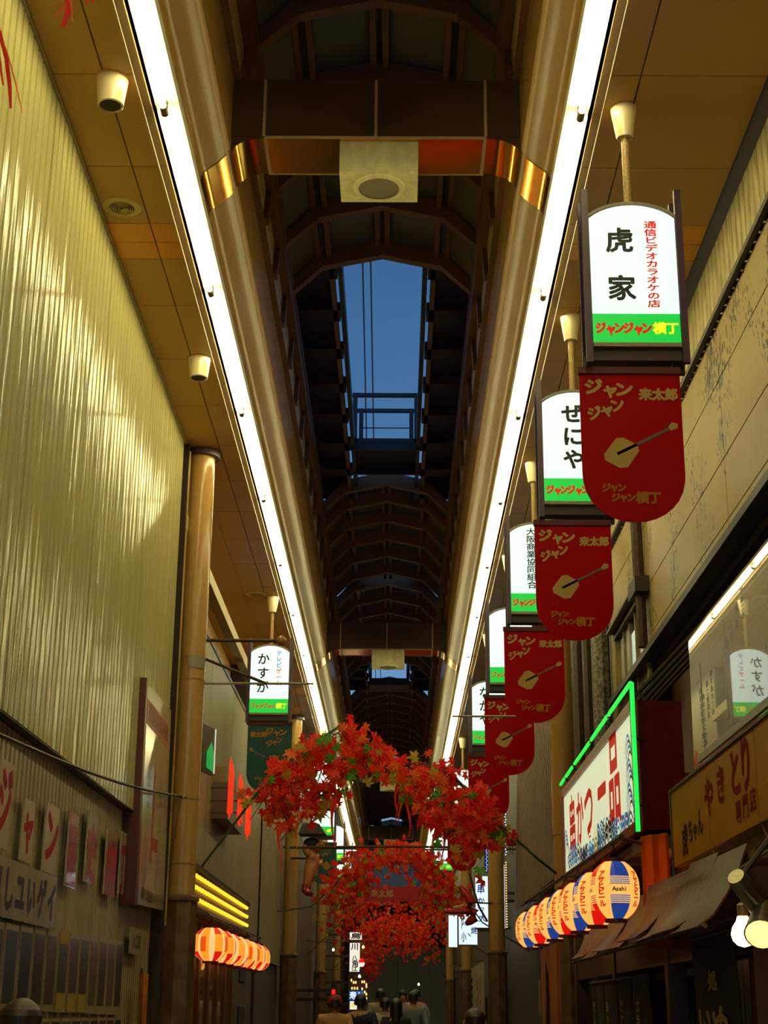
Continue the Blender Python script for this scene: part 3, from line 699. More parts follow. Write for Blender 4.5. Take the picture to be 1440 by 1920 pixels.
# ================================================================== LEFT WALL BOARDS AND POSTERS
M_board = mat('poster_cream', (.50, .40, .24), .35, coat=.4, coat_rough=.2)
M_film = mat('clear_film_paper', (.48, .38, .24), .14, coat=1.0, bump=(18, .5), stretch=(1, 6, 1), coat_rough=.06)
M_redp = mat('red_print', (.34, .006, .008), .5, spec=.1)
M_redf = mat('red_print_film', (.40, .006, .006), .2, coat=.35)
M_blkp = mat('black_print', (.012, .010, .010), .3)
XW = -2.095
def wall_sheet(name, lab, cat, ya, yb, za, zb, m, items=(), ink=None, bold=.03, x=XW, group=None, thick=.012, tilt=0):
    t = thing(name, lab, cat, (x, (ya+yb)/2, za), group); c = t.location
    b = MB(); b.prism([(x-.006, ya, za), (x-.006, yb, za), (x-.006, yb+tilt, zb), (x-.006, ya+tilt, zb)], (thick, 0, 0)); b.build('sheet', m, t, origin=c)
    if items: lettering(items, (x-.006+thick, (ya+yb)/2, (za+zb)/2), (0, 1, 0), (0, 0, 1), ink, t, bold, off=.001)
    return t
L1 = [('ジ', 7.81, 8.08, 2.40, 2.85), ('ャ', 8.38, 8.63, 2.38, 2.72), ('ン', 8.93, 9.27, 2.37, 2.77), ('歴', 9.58, 9.86, 2.335, 2.80), ('史', 10.16, 10.50, 2.41, 2.875), ('横', 10.87, 11.28, 2.38, 2.835), ('丁', 11.44, 11.65, 2.43, 2.885)]
for i, (ch, ya, yb, za, zb) in enumerate(L1):
    film = i >= 3; w = (yb-ya)
    wall_sheet('letter_board', '%s board from the left bearing one tall red character on the corrugated wall' % ords[i] if i < 3 else '%s board from the left, red character under shiny film' % ords[i], 'sign', ya, yb, za, zb,
               M_film if film else M_board, [(ch, 0, -.03 if film else .02, w*1.05, (zb-za)*.86)], M_redf if film else M_redp, .045, x=-2.07, group='red character boards on the left wall')
L2 = '車しユいゲイ'
yy = 7.80
for i, ch in enumerate(L2):
    ya = 7.80+i*.26; yb = ya+.245
    wall_sheet('letter_board', '%s in the row of filmed sheets with thick black characters' % ords[i], 'sign', ya, yb, 2.06, 2.365, M_film, [(ch, 0, 0, .22, .24)], M_blkp, .05, x=-2.07, group='black character sheets on the left wall')
cols = [(.05, .06, .05), (.04, .055, .09), (.025, .035, .055), (.05, .035, .02), (.10, .075, .045), (.06, .065, .06), (.09, .07, .055), (.07, .065, .05), (.16, .12, .06), (.07, .055, .03), (.15, .10, .05), (.05, .03, .03)]
pn = ['nearest, greenish dark', 'slate blue', 'blue black', 'dark brown portrait', 'warm brown', 'grey, yellow headed', 'faded mauve brown', 'dull olive', 'pale tan', 'dark olive', 'light brown', 'last, narrow dark']
for i in range(12):
    ya = 7.93+i*.333; yb = ya+.285
    t = wall_sheet('photo_poster', 'old photo poster in plastic on left wall, ' + pn[i], 'poster', ya, yb, 1.60-.003*i, 2.035+.006*i, mat('poster_paper', (.40, .30, .16), .4, coat=.3, coat_rough=.25), x=-2.085, group='old photo posters on the left wall')
    b = MB(); c = t.location
    b.box((-2.0785, ya+.02, 1.63), (-2.0765, yb-.02, 2.0+.006*i)); b.build('photo', mat('photo_%d' % i, cols[i], .35, noise=(11, .8), coat=.4, coat_rough=.2), t, origin=c)
    if i in (5, 6, 7):
        b = MB(); b.box((-2.076, ya+.01, 1.585), (-2.075, yb-.01, 1.70)); b.build('yellow_caption', mat('caption_yellow', (.42, .28, .02), .4), t, origin=c)
    if i == 5:
        b = MB(); b.box((-2.076, ya+.01, 1.99), (-2.075, yb-.01, 2.08)); b.build('yellow_header', MATS['caption_yellow'], t, origin=c)
for i in range(11):
    ya = 8.6+i*.31
    t = wall_sheet('photo_poster', 'lower row poster on left wall, %s from the near end' % ords[i], 'poster', ya, ya+.27, 1.12, 1.55, MATS['poster_paper'], x=-2.085, group='old photo posters on the left wall')
    b = MB(); b.box((-2.0785, ya+.02, 1.14), (-2.0765, ya+.25, 1.53)); b.build('photo', MATS['photo_%d' % ((i*5) % 12)], t, origin=t.location)
# tall notice board at the end of the corrugated wall
t = thing('notice_board', 'tall white notice board with orange heading and dark wood edge by the near left pillar', 'sign', (-1.99, 12.5, 2.4)); c = t.location
b = MB(); b.prism([(-2.10, 11.86, 2.38), (-2.10, 13.30, 2.42), (-2.10, 13.12, 4.13), (-2.10, 11.74, 4.09)], (.10, 0, 0)); b.build('panel', mat('notice_white', (.55, .45, .30), .16, coat=.6, coat_rough=.1), t, origin=c)
b = MB(); b.prism([(-2.11, 11.74, 2.36), (-2.11, 11.86, 2.38), (-2.11, 11.74, 4.12), (-2.11, 11.66, 4.11)], (.125, 0, 0)); b.build('side_frame', mat('frame_red_brown', (.12, .025, .010), .35), t, origin=c)
b = MB(); b.prism([(-2.0, 11.85, 3.78), (-2.0, 13.02, 3.78), (-2.0, 13.0, 3.98), (-2.0, 11.85, 3.98)], (.003, 0, 0)); b.build('orange_heading', mat('notice_orange', (.50, .14, .02), .4), t, origin=c)
o = (-1.998, 12.45, 3.2)
lettering(row_text('避難路案内図', -.45, .18, .69, .17), o, (0, 1, 0), (0, 0, 1), mat('notice_ochre', (.30, .10, .015), .5), t, .02, off=.003, name='heading_lettering')
its = []
for j in range(14):
    for i, xx in enumerate((-.34, -.27, .30, .37)):
        its.append(('一二三口日田目出口山川中大小'[(i*3+j*5) % 14], xx+.03*random.random(), .28-j*.075, .055, .06))
lettering(its, o, (0, 1, 0), (0, 0, 1), mat('notice_text', (.09, .05, .02), .5), t, 0, off=.001, name='small_text')['kind'] = 'stuff'
b = MB(); b.prism([(-2.0, 12.40, 2.75), (-2.0, 12.47, 2.75), (-2.0, 12.47, 3.5), (-2.0, 12.40, 3.55)], (.003, 0, 0)); b.prism([(-2.0, 12.47, 2.85), (-2.0, 12.75, 2.85), (-2.0, 12.75, 2.95), (-2.0, 12.47, 2.95)], (.003, 0, 0)); b.build('route_lines', mat('notice_red', (.38, .06, .01), .4), t, origin=c)
lettering([(ch, -.3+i*.15, -.72, .12, .10) for i, ch in enumerate('観光協会')], o, (0, 1, 0), (0, 0, 1), MATS['notice_text'], t, .02, off=.001)
# little notice and orange coat-like hanging below it
wall_sheet('paper_notice', 'small pale paper notice on the wall under the tall notice board', 'poster', 12.05, 12.62, 2.02, 2.22, M_board, row_text('入口Ⅲ', -.15, .14, 0, .13), M_blkp, .02, x=-2.06)
t = thing('advertising_flag', 'drooping orange cloth flag against the left wall below the notice board', 'flag', (-1.98, 12.6, 0)); c = t.location
b = MB()
A = []; 
for j in range(9):
    z = 1.88-j*.16; w_ = .10+.22*min(1, j/3); A.append([( -2.0+.03*sin(i*2.1+j*.2), 12.5-w_/2*1.0+ w_*i/5, z) for i in range(6)])
for j in range(8): b.sheet(A[j+1], A[j]); b.sheet([(p[0]-.006, p[1], p[2]) for p in A[j]], [(p[0]-.006, p[1], p[2]) for p in A[j+1]])
b.build('cloth', mat('flag_orange', (.45, .13, .012), .6), t, True, origin=c)
b = MB(); b.tube([(-2.03, 12.5, 0), (-2.03, 12.5, 1.92)], .012, 6); b.build('flag_pole', M_dark, t, origin=c)
# ================================================================== LEFT SHOP PAST THE PILLAR
M_bulb = glow('bulb_yellow', (1.0, .55, .02), 1.6)
t = thing('bulb_board', 'red board with three rows of glowing yellow bulbs past the near left pillar', 'sign', (-1.95, 17, 2.7)); c = t.location
b = MB(); b.prism([(-2.03, 14.0, 2.52), (-2.03, 19.95, 2.60), (-2.03, 19.95, 2.90), (-2.03, 14.0, 2.88)], (.10, 0, 0)); b.build('board', mat('bulb_board_red', (.28, .035, .008), .35, noise=(2, .3)), t, origin=c)
bm1 = None
for r in range(3):
    for i in range(26):
        y = 14.15+i*.222+.06*r; z = (2.82, 2.715, 2.61)[r]+ (y-14)*.006
        if bm1 is None:
            b = MB(); b.ball((0, 0, 0), .022, 10, 6); o = b.build('bulb', M_bulb, t, True); bm1 = o.data
        else: o = link('bulb', bm1, t)
        o.location = Vector((-1.90, y, z))-c
b = MB(); b.box((-2.03, 13.98, 2.50), (-1.86, 20.0, 2.53)); b.box((-2.03, 13.98, 2.89), (-1.88, 20, 2.93)); b.build('frame', M_rust, t, origin=c)
def lantern_profile(r, h, n=18):
    return [(r*(max(.02, 1-abs((i/n*2-1))**3.0*.62)), -h/2+h*i/n) for i in range(n+1)]
def lantern(lab, loc, r, h, gores, mats, group, hook=True, ribs=True, text=None, n=18, seg=48, rot=0):
    "paper lantern: gores = list of (angular width, painter(z01)->material index)"
    t = thing('paper_lantern', lab, 'lantern', loc, group); c = Vector(loc)
    pr = lantern_profile(r, h, n); b = MB(); vs = []
    for i, (rr, z) in enumerate(pr):
        rr2 = rr*(1.0 if i % 2 else .988) if ribs else rr
        vs += [c + Vector((rr2*cos(rot+2*pi*k/seg), rr2*sin(rot+2*pi*k/seg), z)) for k in range(seg)]
    for i in range(n):
        for k in range(seg):
            b.add([], []); b.f.append((i*seg+k, i*seg+(k+1) % seg, (i+1)*seg+(k+1) % seg, (i+1)*seg+k)); b.m.append(gores(k/seg, (i+.5)/n))
    b.v = [tuple(v) for v in vs]
    b.build('paper_shade', mats, t, True, origin=c)
    for z0, z1 in ((-h/2-.012, -h/2+.006), (h/2-.006, h/2+.014)):
        b = MB(); b.lathe(c, [(r*.30, z0), (r*.46, z0), (r*.46, z1), (r*.30, z1)], 24); b.build('rim_hoop', M_hoop, t, origin=c)
    if hook:
        b = MB(); b.tube([c+Vector((-r*.3, 0, h/2)), c+Vector((0, 0, h/2+.07)), c+Vector((r*.3, 0, h/2))], .004, 5); b.tube([c+Vector((0, 0, h/2+.06)), c+Vector((0, 0, h/2+.085))], .005, 5); b.build('hanger', M_dark, t, origin=c)
    return t, pr
M_hoop = mat('lantern_hoop_red', (.16, .008, .006), .4)
M_lc = glow('lantern_cream', (1.0, .50, .10), 1.0); M_lr = glow('lantern_red', (.80, .008, .004), .9); M_lb = glow('lantern_blue', (.018, .055, .30), .8)
M_lcl = glow('lantern_cream_line', (.98, .60, .22), .95)
M_ly = glow('lantern_amber', (1.0, .33, .02), 1.0); M_lo = glow('lantern_orange', (.85, .10, .006), .9)
def gold_gore(a, z):
    u = (a*4) % 1
    if u < .16 or .5 < u < .56: return 3
    if (z < .27 or z > .76) and u < .5: return 1
    return 2 if (.3 < z < .7 and .56 < u < .8) else 0
for i in range(8):
    y = 14.5+i*.70
    lantern('glowing red and amber paper lantern, %s in the left shop row' % ords[i], (-1.72, y, 2.19+.006*i), .165, .31, gold_gore, [M_ly, M_lr, M_lo, M_lcl], 'lanterns of the left shop', rot=.3*i, seg=36, n=14)
t = thing('lantern_rail', 'dark rail carrying the red and amber lanterns on the left', 'rail', (-1.72, 17, 2.5)); c = t.location
b = MB(); b.tube([(-1.72, 14.2, 2.44), (-1.72, 19.8, 2.49)], .014, 6); b.build('rail', M_dark, t, origin=c)
for y in (14.3, 17, 19.7):
    b = MB(); b.tube([(-1.72, y, 2.445), (-2.06, y, 2.44)], .010, 6); b.build('bracket', M_dark, t, origin=c)
M_wood = mat('shop_wood_orange', (.22, .085, .02), .45, noise=(3, .6), stretch=(1, 5, .4))
for i in range(7):
    y = 14.0+i*.86
    dr = tag(empty('door_%d' % (i+1), (-2.05, y, 0)), None, None, None, 'structure')
    b = MB(); b.box((-2.14, y, 0), (-2.10, y+.84, 2.48)); b.build('leaf', M_wood, dr, origin=dr.location)
    b = MB(); b.box((-2.11, y, 0), (-2.07, y+.07, 2.48)); b.box((-2.11, y+.77, 0), (-2.07, y+.84, 2.48)); b.build('stile', M_wood, dr, origin=dr.location)
    b = MB(); b.box((-2.11, y+.08, 1.1), (-2.095, y+.76, 2.2)); b.build('pane', mat('door_pane_amber', (.20, .09, .03), .15, coat=1), dr, origin=dr.location)
b = MB(); b.box((-2.2, 13.9, 2.47), (-2.05, 20.0, 2.53)); tag(b.build('trim_20', M_rust), kind='structure')
b = MB(); b.box((-2.2, 20.05, 0), (-2.10, 22.9, 2.5)); tag(b.build('wall_left_door_bay', MATS['wall_grey_brown']), kind='structure')
for i, (z0, z1) in enumerate(((1.98, 2.28), (1.38, 1.66))):
    b = MB(); b.box((-2.10, 21.0, z0), (-2.08, 21.8, z1)); tag(b.build('door_hatch', M_black, origin=(-2.09, 21.4, z0)), ('upper' if i == 0 else 'lower') + ' small dark square opening in the grey door past the lanterns', 'hatch')
t = thing('air_conditioner', 'grey duct cowl on the buff wall behind the red streamers', 'air conditioner', (-1.95, 17.5, 3.8)); c = t.location
b = MB(); b.box((-2.038, 16.7, 3.62), (-1.86, 18.3, 4.02)); b.build('casing', mat('ac_grey', (.14, .10, .06), .5), t, origin=c)
b = MB(); b.box((-2.038, 16.75, 4.02), (-1.9, 17.8, 4.20)); b.build('cover', M_w2, t, origin=c)
M_stream = mat('streamer_red', (.75, .02, .004), .5, emit=(1.0, .035, .006), es=.7)
for i, (x, z1, z0) in enumerate(((-1.825, 4.28, 3.58), (-1.72, 4.12, 3.47), (-1.632, 3.97, 3.37))):
    y = 16.5+.05*i
    t = thing('glowing_strip_sign', ('nearest the pillar, tallest', 'middle', 'outermost, lowest')[i] + ' of three glowing red strips on the left', 'sign', (x, y, z0), 'three glowing red strips'); c = t.location
    b = MB()
    for j in range(3):
        dx = -.022+j*.022; b.prism([(x+dx, y, z0+.08*abs(j-1)+.05*(i % 2)), (x+dx+.019, y, z0+.05), (x+dx+.022, y, z1-.10*j), (x+dx+.006, y, z1-.03-.05*abs(j-1))], (0, .012, 0))
    b.build('strip', M_stream, t, origin=c)
    b = MB(); b.tube([(x, y+.02, (z0+z1)/2), (-2.05, y+.02, (z0+z1)/2)], .008, 5); b.build('arm', M_dark, t, origin=c)
t = thing('edge_sign', 'narrow green lit sign seen edge on beside the near left pillar', 'sign', (-1.95, 15, 3.9)); c = t.location
b = MB(); b.prism([(-2.04, 14.78, 3.90), (-1.88, 15.45, 3.90), (-1.88, 15.45, 4.38), (-2.04, 14.78, 4.38)], (-.02, .03, 0)); b.build('case', mat('edge_case_brown', (.10, .04, .015), .4), t, origin=c)
b = MB(); b.prism([(-1.93, 15.2, 3.95), (-1.885, 15.38, 3.93), (-1.885, 15.38, 4.12), (-1.90, 15.3, 4.22), (-1.93, 15.18, 4.1)], (.005, -.005, 0)); b.build('green_panel', glow('edge_green', (.02, .30, .06), .9), t, origin=c)
b = MB(); b.tube([(-1.88, 15.44, 3.92), (-1.88, 15.44, 4.38)], .009, 6); b.build('bright_edge', glow('edge_white', (.6, .7, .45), .9), t, origin=c)
# ================================================================== MAPLE GARLANDS
def leafmat(n, c):
    m = mat(n, c, .45, noise=(7, .4), dark=.9); t = m.node_tree; p = t.nodes['Principled BSDF']; tr = t.nodes.new('ShaderNodeBsdfTranslucent'); ms = t.nodes.new('ShaderNodeMixShader')
    tr.inputs['Color'].default_value = (*c, 1); ms.inputs[0].default_value = .45
    t.links.new(p.outputs[0], ms.inputs[1]); t.links.new(tr.outputs[0], ms.inputs[2]); t.links.new(ms.outputs[0], t.nodes['Material Output'].inputs[0]); return m
LM = [leafmat('leaf_red', (.95, .016, .008)), leafmat('leaf_scarlet', (.95, .07, .01)), leafmat('leaf_orange', (.92, .18, .02)), leafmat('leaf_olive', (.52, .38, .03)), leafmat('leaf_green', (.12, .42, .04))]
_tips = [(0, 1.0), (46, .92), (92, .70), (138, .42)]; _not = [(24, .52), (70, .47), (116, .36)]
def leaf_mesh(m, i):
    half = []
    for k in range(4):
        half.append(_tips[k])
        if k < 3: half.append(_not[k])
    pol = [(-a, r) for a, r in half[:0:-1]] + half
    V = [(0, 0, 0)] + [(r*sin(R(a))*.5, r*cos(R(a))*.5, -.16*r*r + (.05 if r < .45 else 0)) for a, r in pol] + [(.012, -.36, -.02), (-.012, -.36, -.02)]
    n = len(pol); F = [(0, k+2, k+1) for k in range(n-1)] + [(0, n+2, n+1)]
    me = bpy.data.meshes.new('leaf'); me.from_pydata(V, [], F); me.materials.append(m); me.update(); return me
LEAF = [leaf_mesh(m, i) for i, m in enumerate(LM)]
def pick(u, mixw=(.38, .25, .16, .11, .10)):
    a = 0
    for i, w in enumerate(mixw):
        a += w
        if u < a: return i
    return 0
def poly_pt(P, u):
    L = [(P[i+1]-P[i]).length for i in range(len(P)-1)]; d = u*sum(L)
    for i, l in enumerate(L):
        if d <= l or i == len(L)-1: return P[i]+(P[i+1]-P[i])*(d/max(l, 1e-6))
        d -= l
def garland(lab, rods, twigs, n, size, loc, nstuff=0, ribbons=0, mixw=(.38, .25, .16, .11, .10), seed=1, group='maple leaf garlands over the street'):
    """rods / twigs: polylines of points; twigs carry (points, spread, share)"""
    rnd = random.Random(seed)
    t = thing('maple_garland', lab, 'garland', loc, group); c = Vector(loc)
    for r in rods:
        b = MB(); b.tube([tuple(p) for p in r], .013 if size > .1 else .02, 6); b.build('rod', mat('bamboo_green', (.05, .085, .03), .45, noise=(8, .5)), t, True, origin=c)
    b = MB()
    for P, sp, sh in twigs:
        b.tube([tuple(p) for p in P], .006, 5)
        for q in range(int(6*sh*len(twigs))):
            p = poly_pt(P, rnd.random()); d = Vector((rnd.uniform(-1, 1)*sp, rnd.uniform(-.6, .6)*sp, rnd.uniform(-1.4, .2)*sp)); b.tube([tuple(p), tuple(p+d*.6), tuple(p+d*1.2)], .0035, 4)
    tw = b.build('twig', mat('twig_dark', (.035, .016, .012), .6), t, origin=c); tag(tw, kind='stuff')
    tot = sum(x[2] for x in twigs); V = []; F = []; MI = []
    for i in range(n+nstuff):
        u = rnd.random()*tot; a = 0
        for P, sp, sh in twigs:
            a += sh
            if u <= a: break
        uu = rnd.random()
        p = poly_pt(P, uu) + Vector((rnd.gauss(0, .55)*sp, rnd.gauss(0, .7)*max(sp, .12), rnd.gauss(-.12, .62)*sp))
        hi = p.z - poly_pt(P, uu).z
        k = pick(rnd.random(), mixw)
        if hi > .15*sp and k > 2 and rnd.random() < .75: k = 0
        s_ = size*rnd.uniform(.75, 1.25)
        M = Matrix.Rotation(rnd.uniform(0, 2*pi), 3, 'Y') @ Matrix.Rotation(R(90)+rnd.gauss(0, .5), 3, 'X')
        if i < n:
            o = link('leaf', LEAF[k], t); o.location = p-c; o.rotation_mode = 'QUATERNION'; o.rotation_quaternion = M.to_quaternion(); o.scale = (s_,)*3
        else:
            o0 = len(V)
            V += [tuple(p-c+M @ (v.co*s_)) for v in LEAF[k].vertices]; F += [tuple(q+o0 for q in f.vertices) for f in LEAF[k].polygons]; MI += [k]*len(LEAF[k].polygons)
    if nstuff:
        me = bpy.data.meshes.new('leaves'); me.from_pydata(V, [], F)
        for m in LM: me.materials.append(m)
        me.polygons.foreach_set('material_index', MI); me.update()
        o = bpy.data.objects.new('leaves', me); COL.objects.link(o); o.parent = t; tag(o, kind='stuff')
    for i in range(ribbons):
        P, sp, sh = twigs[i % len(twigs)]; p = poly_pt(P, rnd.random())+Vector((rnd.uniform(-1, 1)*sp, rnd.uniform(-.1, .1), -.1)); L = rnd.uniform(.14, .34)*size/.14
        b = MB(); w = .012*size/.14; A = []; B = []
        for j in range(6):
            q = p + Vector((.018*sin(j*.8+i)*size/.14, .02*cos(j+i), -L*j/5)); A.append(tuple(q+Vector((-w*(1-j/7), 0, 0)))); B.append(tuple(q+Vector((w*(1-j/7), .004, 0))))
        b.sheet(A, B); b.build('ribbon', LM[(0, 0, 2, 0, 1)[i % 5]], t, origin=c)
    return t
def PX(l, Y): return [at(x, y, Y=Y) for x, y in l]
Y1 = 13.75
garland('nearest left maple branch, red leaves arching on a green rod from the pillar',
        [PX([(378, 1625), (430, 1557), (480, 1490), (540, 1432), (600, 1385), (640, 1360)], Y1)],
        [(PX([(490, 1488), (540, 1442), (590, 1402), (640, 1370), (700, 1398), (722, 1414)], Y1), .12, 1.5),
         (PX([(488, 1496), (530, 1482), (580, 1455), (630, 1425), (690, 1420)], Y1), .15, 1.3),
         (PX([(500, 1515), (545, 1515), (590, 1500), (625, 1475)], Y1), .13, .7),
         (PX([(620, 1440), (640, 1490)], Y1), .1, .15), (PX([(530, 1520), (545, 1560)], Y1), .1, .12)], 298, .18, at(378, 1625, Y=Y1), ribbons=6, seed=3)
Y2 = 14.9
garland('nearest right maple branch, leaves sloping down to the right pillar',
        [PX([(830, 1435), (880, 1485), (930, 1540), (1010, 1612)], Y2) + [Vector((1.585, 15.12, 2.92))]],
        [(PX([(735, 1440), (785, 1430), (835, 1447), (880, 1488), (920, 1535), (962, 1578)], Y2), .12, 1.3),
         (PX([(760, 1478), (815, 1475), (860, 1515), (915, 1562)], Y2), .17, 1.3),
         (PX([(800, 1520), (850, 1545), (900, 1590)], Y2), .16, .9), (PX([(705, 1430), (740, 1452)], Y2), .1, .18)], 298, .185, at(1010, 1612, Y=Y2), ribbons=9, seed=5)
Y3 = 26.0
arch3 = [(615, 1672), (645, 1640), (690, 1603), (745, 1588), (800, 1608), (838, 1645), (862, 1672)]
garland('middle maple arch of red leaves over the street before the red and blue banner', [[Vector((-2.0, 26, 3.2))]+PX([(583, 1700), *arch3, (905, 1730)], Y3)+[Vector((2.24, 26, 2.6))]],
        [(PX(arch3, Y3), .16, 1.6), (PX([(x, y+26) for x, y in arch3], Y3), .22, 1.6), (PX([(630, 1700), (655, 1678), (690, 1650)], Y3), .18, .5), (PX([(800, 1650), (830, 1680), (850, 1695)], Y3), .18, .5)],
        298, .165, at(583, 1700, Y=Y3), nstuff=420, ribbons=8, mixw=(.38, .26, .18, .10, .08), seed=8)
Y4 = 37.0
arch4 = [(640, 1728), (662, 1700), (700, 1678), (745, 1668), (790, 1680), (815, 1705), (828, 1735)]
garland('third maple arch, smaller and farther down the street', [[Vector((-2.07, Y4, 2.9))]+PX(arch4, Y4)+[Vector((2.24, Y4, 2.9))]], [(PX(arch4, Y4), .2, 1.3), (PX([(x, y+18) for x, y in arch4], Y4), .28, 1)], 0, .15, at(640, 1728, Y=Y4), nstuff=650, mixw=(.45, .27, .14, .08, .06), seed=9)
Y5 = 48.0
arch5 = [(672, 1768), (690, 1738), (722, 1725), (760, 1728), (790, 1745), (800, 1770)]
garland('fourth maple arch with long red streamers at its left foot', [[Vector((-2.07, Y5, 2.7))]+PX(arch5, Y5)+[Vector((2.24, Y5, 2.7))]], [(PX(arch5, Y5), .3, 1.2), (PX([(x, y+14) for x, y in arch5], Y5), .4, 1)], 0, .16, at(672, 1768, Y=Y5), nstuff=750, ribbons=6, mixw=(.5, .3, .14, .04, .02), seed=11)
Y6 = 58.0
arch6 = [(682, 1815), (690, 1788), (712, 1768), (745, 1760), (780, 1772)]
garland('farthest maple arch, a dense red mass near the end', [[Vector((-2.07, Y6, 2.5))]+PX(arch6, Y6)+[Vector((2.24, Y6, 2.5))]], [(PX(arch6, Y6), .4, 1), (PX([(687, 1790), (700, 1825)], Y6), .25, .5)], 0, .18, at(682, 1815, Y=Y6), nstuff=500, mixw=(.6, .3, .1, 0, 0), seed=12)
# near garland, mostly above the frame: only its ribbons dip into view
Y0 = 3.3
t = thing('maple_garland', 'near garland overhead, only its red and orange ribbons dip in at the top left corner', 'garland', at(60, -90, Y=Y0), 'maple leaf garlands over the street'); c = t.location
b = MB(); b.tube([tuple(at(-320, 160, Y=Y0)), tuple(at(-60, -40, Y=Y0)), tuple(at(60, -90, Y=Y0)), tuple(at(260, -120, Y=Y0))], .008, 6); b.build('rod', MATS['bamboo_green'], t, True, origin=c)
for P, w, k in (([(122, -90), (125, -20), (128, 20), (118, 50)], 6, 0), ([(132, -90), (132, -10), (136, 40)], 3, 2), ([(120, 10), (112, 22), (100, 28)], 3, 2), ([(168, -110), (166, -10), (162, 6)], 4, 1), ([(176, -110), (174, 6)], 4, 0),
                ([(-40, -50), (-10, 30), (2, 70), (12, 110), (18, 160), (20, 203)], 4, 0), ([(0, 66), (14, 100), (28, 150), (42, 212)], 1.6, 1), ([(-8, 60), (0, 120), (6, 160)], 3, 1)):
    b = MB(); A = []; B = []
    for j, (x, y) in enumerate(P):
        ww = w*(.55 if j == len(P)-1 else 1); A.append(tuple(at(x-ww, y, Y=Y0))); B.append(tuple(at(x+ww, y+1, Y=Y0+.004)))
    b.sheet(A, B); b.build('ribbon', LM[k], t, origin=c)
for i in range(14):
    o = link('leaf', LEAF[i % 3], t); p = at(-260+i*38, 20-i*12 if i < 8 else -95, Y=Y0); o.location = p-c; o.scale = (.10,)*3; o.rotation_euler = (1.2+.3*sin(i), i*.8, i)
# bamboo pole and the red / blue banner behind the middle arch
t = thing('bamboo_pole', 'thin dark pole spanning the street just above the middle maple arch', 'pole', at(640, 1587, Y=25.3)); c = t.location
b = MB(); b.tube([(-1.76, 25.3, 4.19), tuple(at(740, 1587, Y=25.3)), (1.66, 25.3, 4.21)], .022, 6); b.build('pole', M_rust, t, True, origin=c)
t = thing('street_banner', 'wide red and blue cloth banner behind the middle maple arch', 'banner', at(735, 1640, Y=28)); c = t.location
for i, (za, zb, mm) in enumerate(((1596, 1612, 'banner_bright_red'), (1612, 1662, 'banner_blue'), (1662, 1690, 'banner_bright_red'))):
    m_ = mat(mm, (.42, .006, .012) if i != 1 else (.03, .10, .32), .5)
    b = MB(); xa, xb = -.85+.06*i, .72-.06*i
    if i == 0: xa, xb = -.85, .72
    b.box((xa, 28, at(735, zb, Y=28).z), (xb, 28.01, at(735, za, Y=28).z)); b.build('stripe', m_, t, origin=c)
p = at(700, 1675, Y=28)
lettering([('ャ', -.22, 0, .11, .11), ('ン', -.12, 0, .12, .12), ('来', .02, 0, .14, .14), ('太', .16, 0, .14, .14), ('郎', .30, 0, .14, .14)], (p.x, 28, p.z), (1, 0, 0), (0, 0, 1), M_bcream, t, .03, off=.004)
b = MB(); b.tube([(-2.07, 28, 4.47), (.0, 28, 4.44), (2.24, 28, 4.47)], .018, 6); b.build('rod', M_rust, t, origin=c)
# ================================================================== RIGHT SIDE: NEON LIGHT BOX
t = thing('light_box_sign', 'white light box with red brush characters, painted waves and green neon edge', 'sign', (1.45, 10.3, 2.9)); c = t.location
ya, yb, za, zb = 8.42, 12.2, 2.575, 3.30
M_boxred = mat('box_dark_red', (.09, .002, .003), .5, spec=.1); M_frame = mat('box_frame_red', (.20, .03, .015), .35)
b = MB(); b.box((1.36, ya, za), (1.62, yb, zb)); b.build('case', M_boxred, t, origin=c)
m = glow('lightbox_face', (.86, .92, .60), .72); tt = m.node_tree; bs = tt.nodes['Principled BSDF']
M_lb1 = m
for i in range(3):
    b = MB(); y0 = ya+.05+i*1.228; b.box((1.352, y0, za+.05), (1.36, y0+1.222, zb-.05)); b.build('lit_panel', M_lb1, t, origin=c)
for y0, y1, z0, z1 in ((ya, yb, zb-.05, zb+.01), (ya, yb, za-.01, za+.05), (ya-.01, ya+.06, za, zb), (yb-.05, yb+.01, za, zb)):
    b = MB(); b.box((1.335, y0, z0), (1.37, y1, z1)); b.build('frame_rail', M_frame, t, origin=c)
o = (1.352, (ya+yb)/2, (za+zb)/2); H_ = zb-za
M_rb = mat('lightbox_red', (.5, .015, .01), .5, emit=(.55, .012, .006), es=.5)
# x runs from the far end (left when read) to the near end
lettering([('串', -1.28, .02, .42, .50), ('か', -.80, .04, .44, .42), ('つ', -.28, .03, .52, .46), ('一', .42, .05, .42, .60), ('品', 1.00, .06, .52, .60)], o, (0, -1, 0), (0, 0, 1), M_rb, t, .03)
lettering([('く', -.78, -.12, .12, .10), ('し', -.3, -.26, .10, .08), ('三', -.26, -.13, .12, .10)], o, (0, -1, 0), (0, 0, 1), M_rb, t, .03)
M_wv = [mat('wave_blue', (.05, .25, .55), .5, emit=(.05, .28, .6), es=.35), mat('wave_navy', (.02, .03, .10), .5, emit=(.03, .04, .14), es=.3), mat('wave_brown', (.06, .035, .03), .5), mat('wave_yellow', (.7, .5, .03), .5, emit=(.8, .55, .03), es=.5)]
b = MB(); rnd = random.Random(4); lay = [0]
def wave(pts, w, k):
    lay[0] += 1; xx = 1.3515-lay[0]*4e-5
    A = [(xx, (ya+yb)/2-px, (za+zb)/2+pz+w) for px, pz in pts]; B = [(xx, (ya+yb)/2-px, (za+zb)/2+pz-w) for px, pz in pts]
    b.sheet(B, A, k)
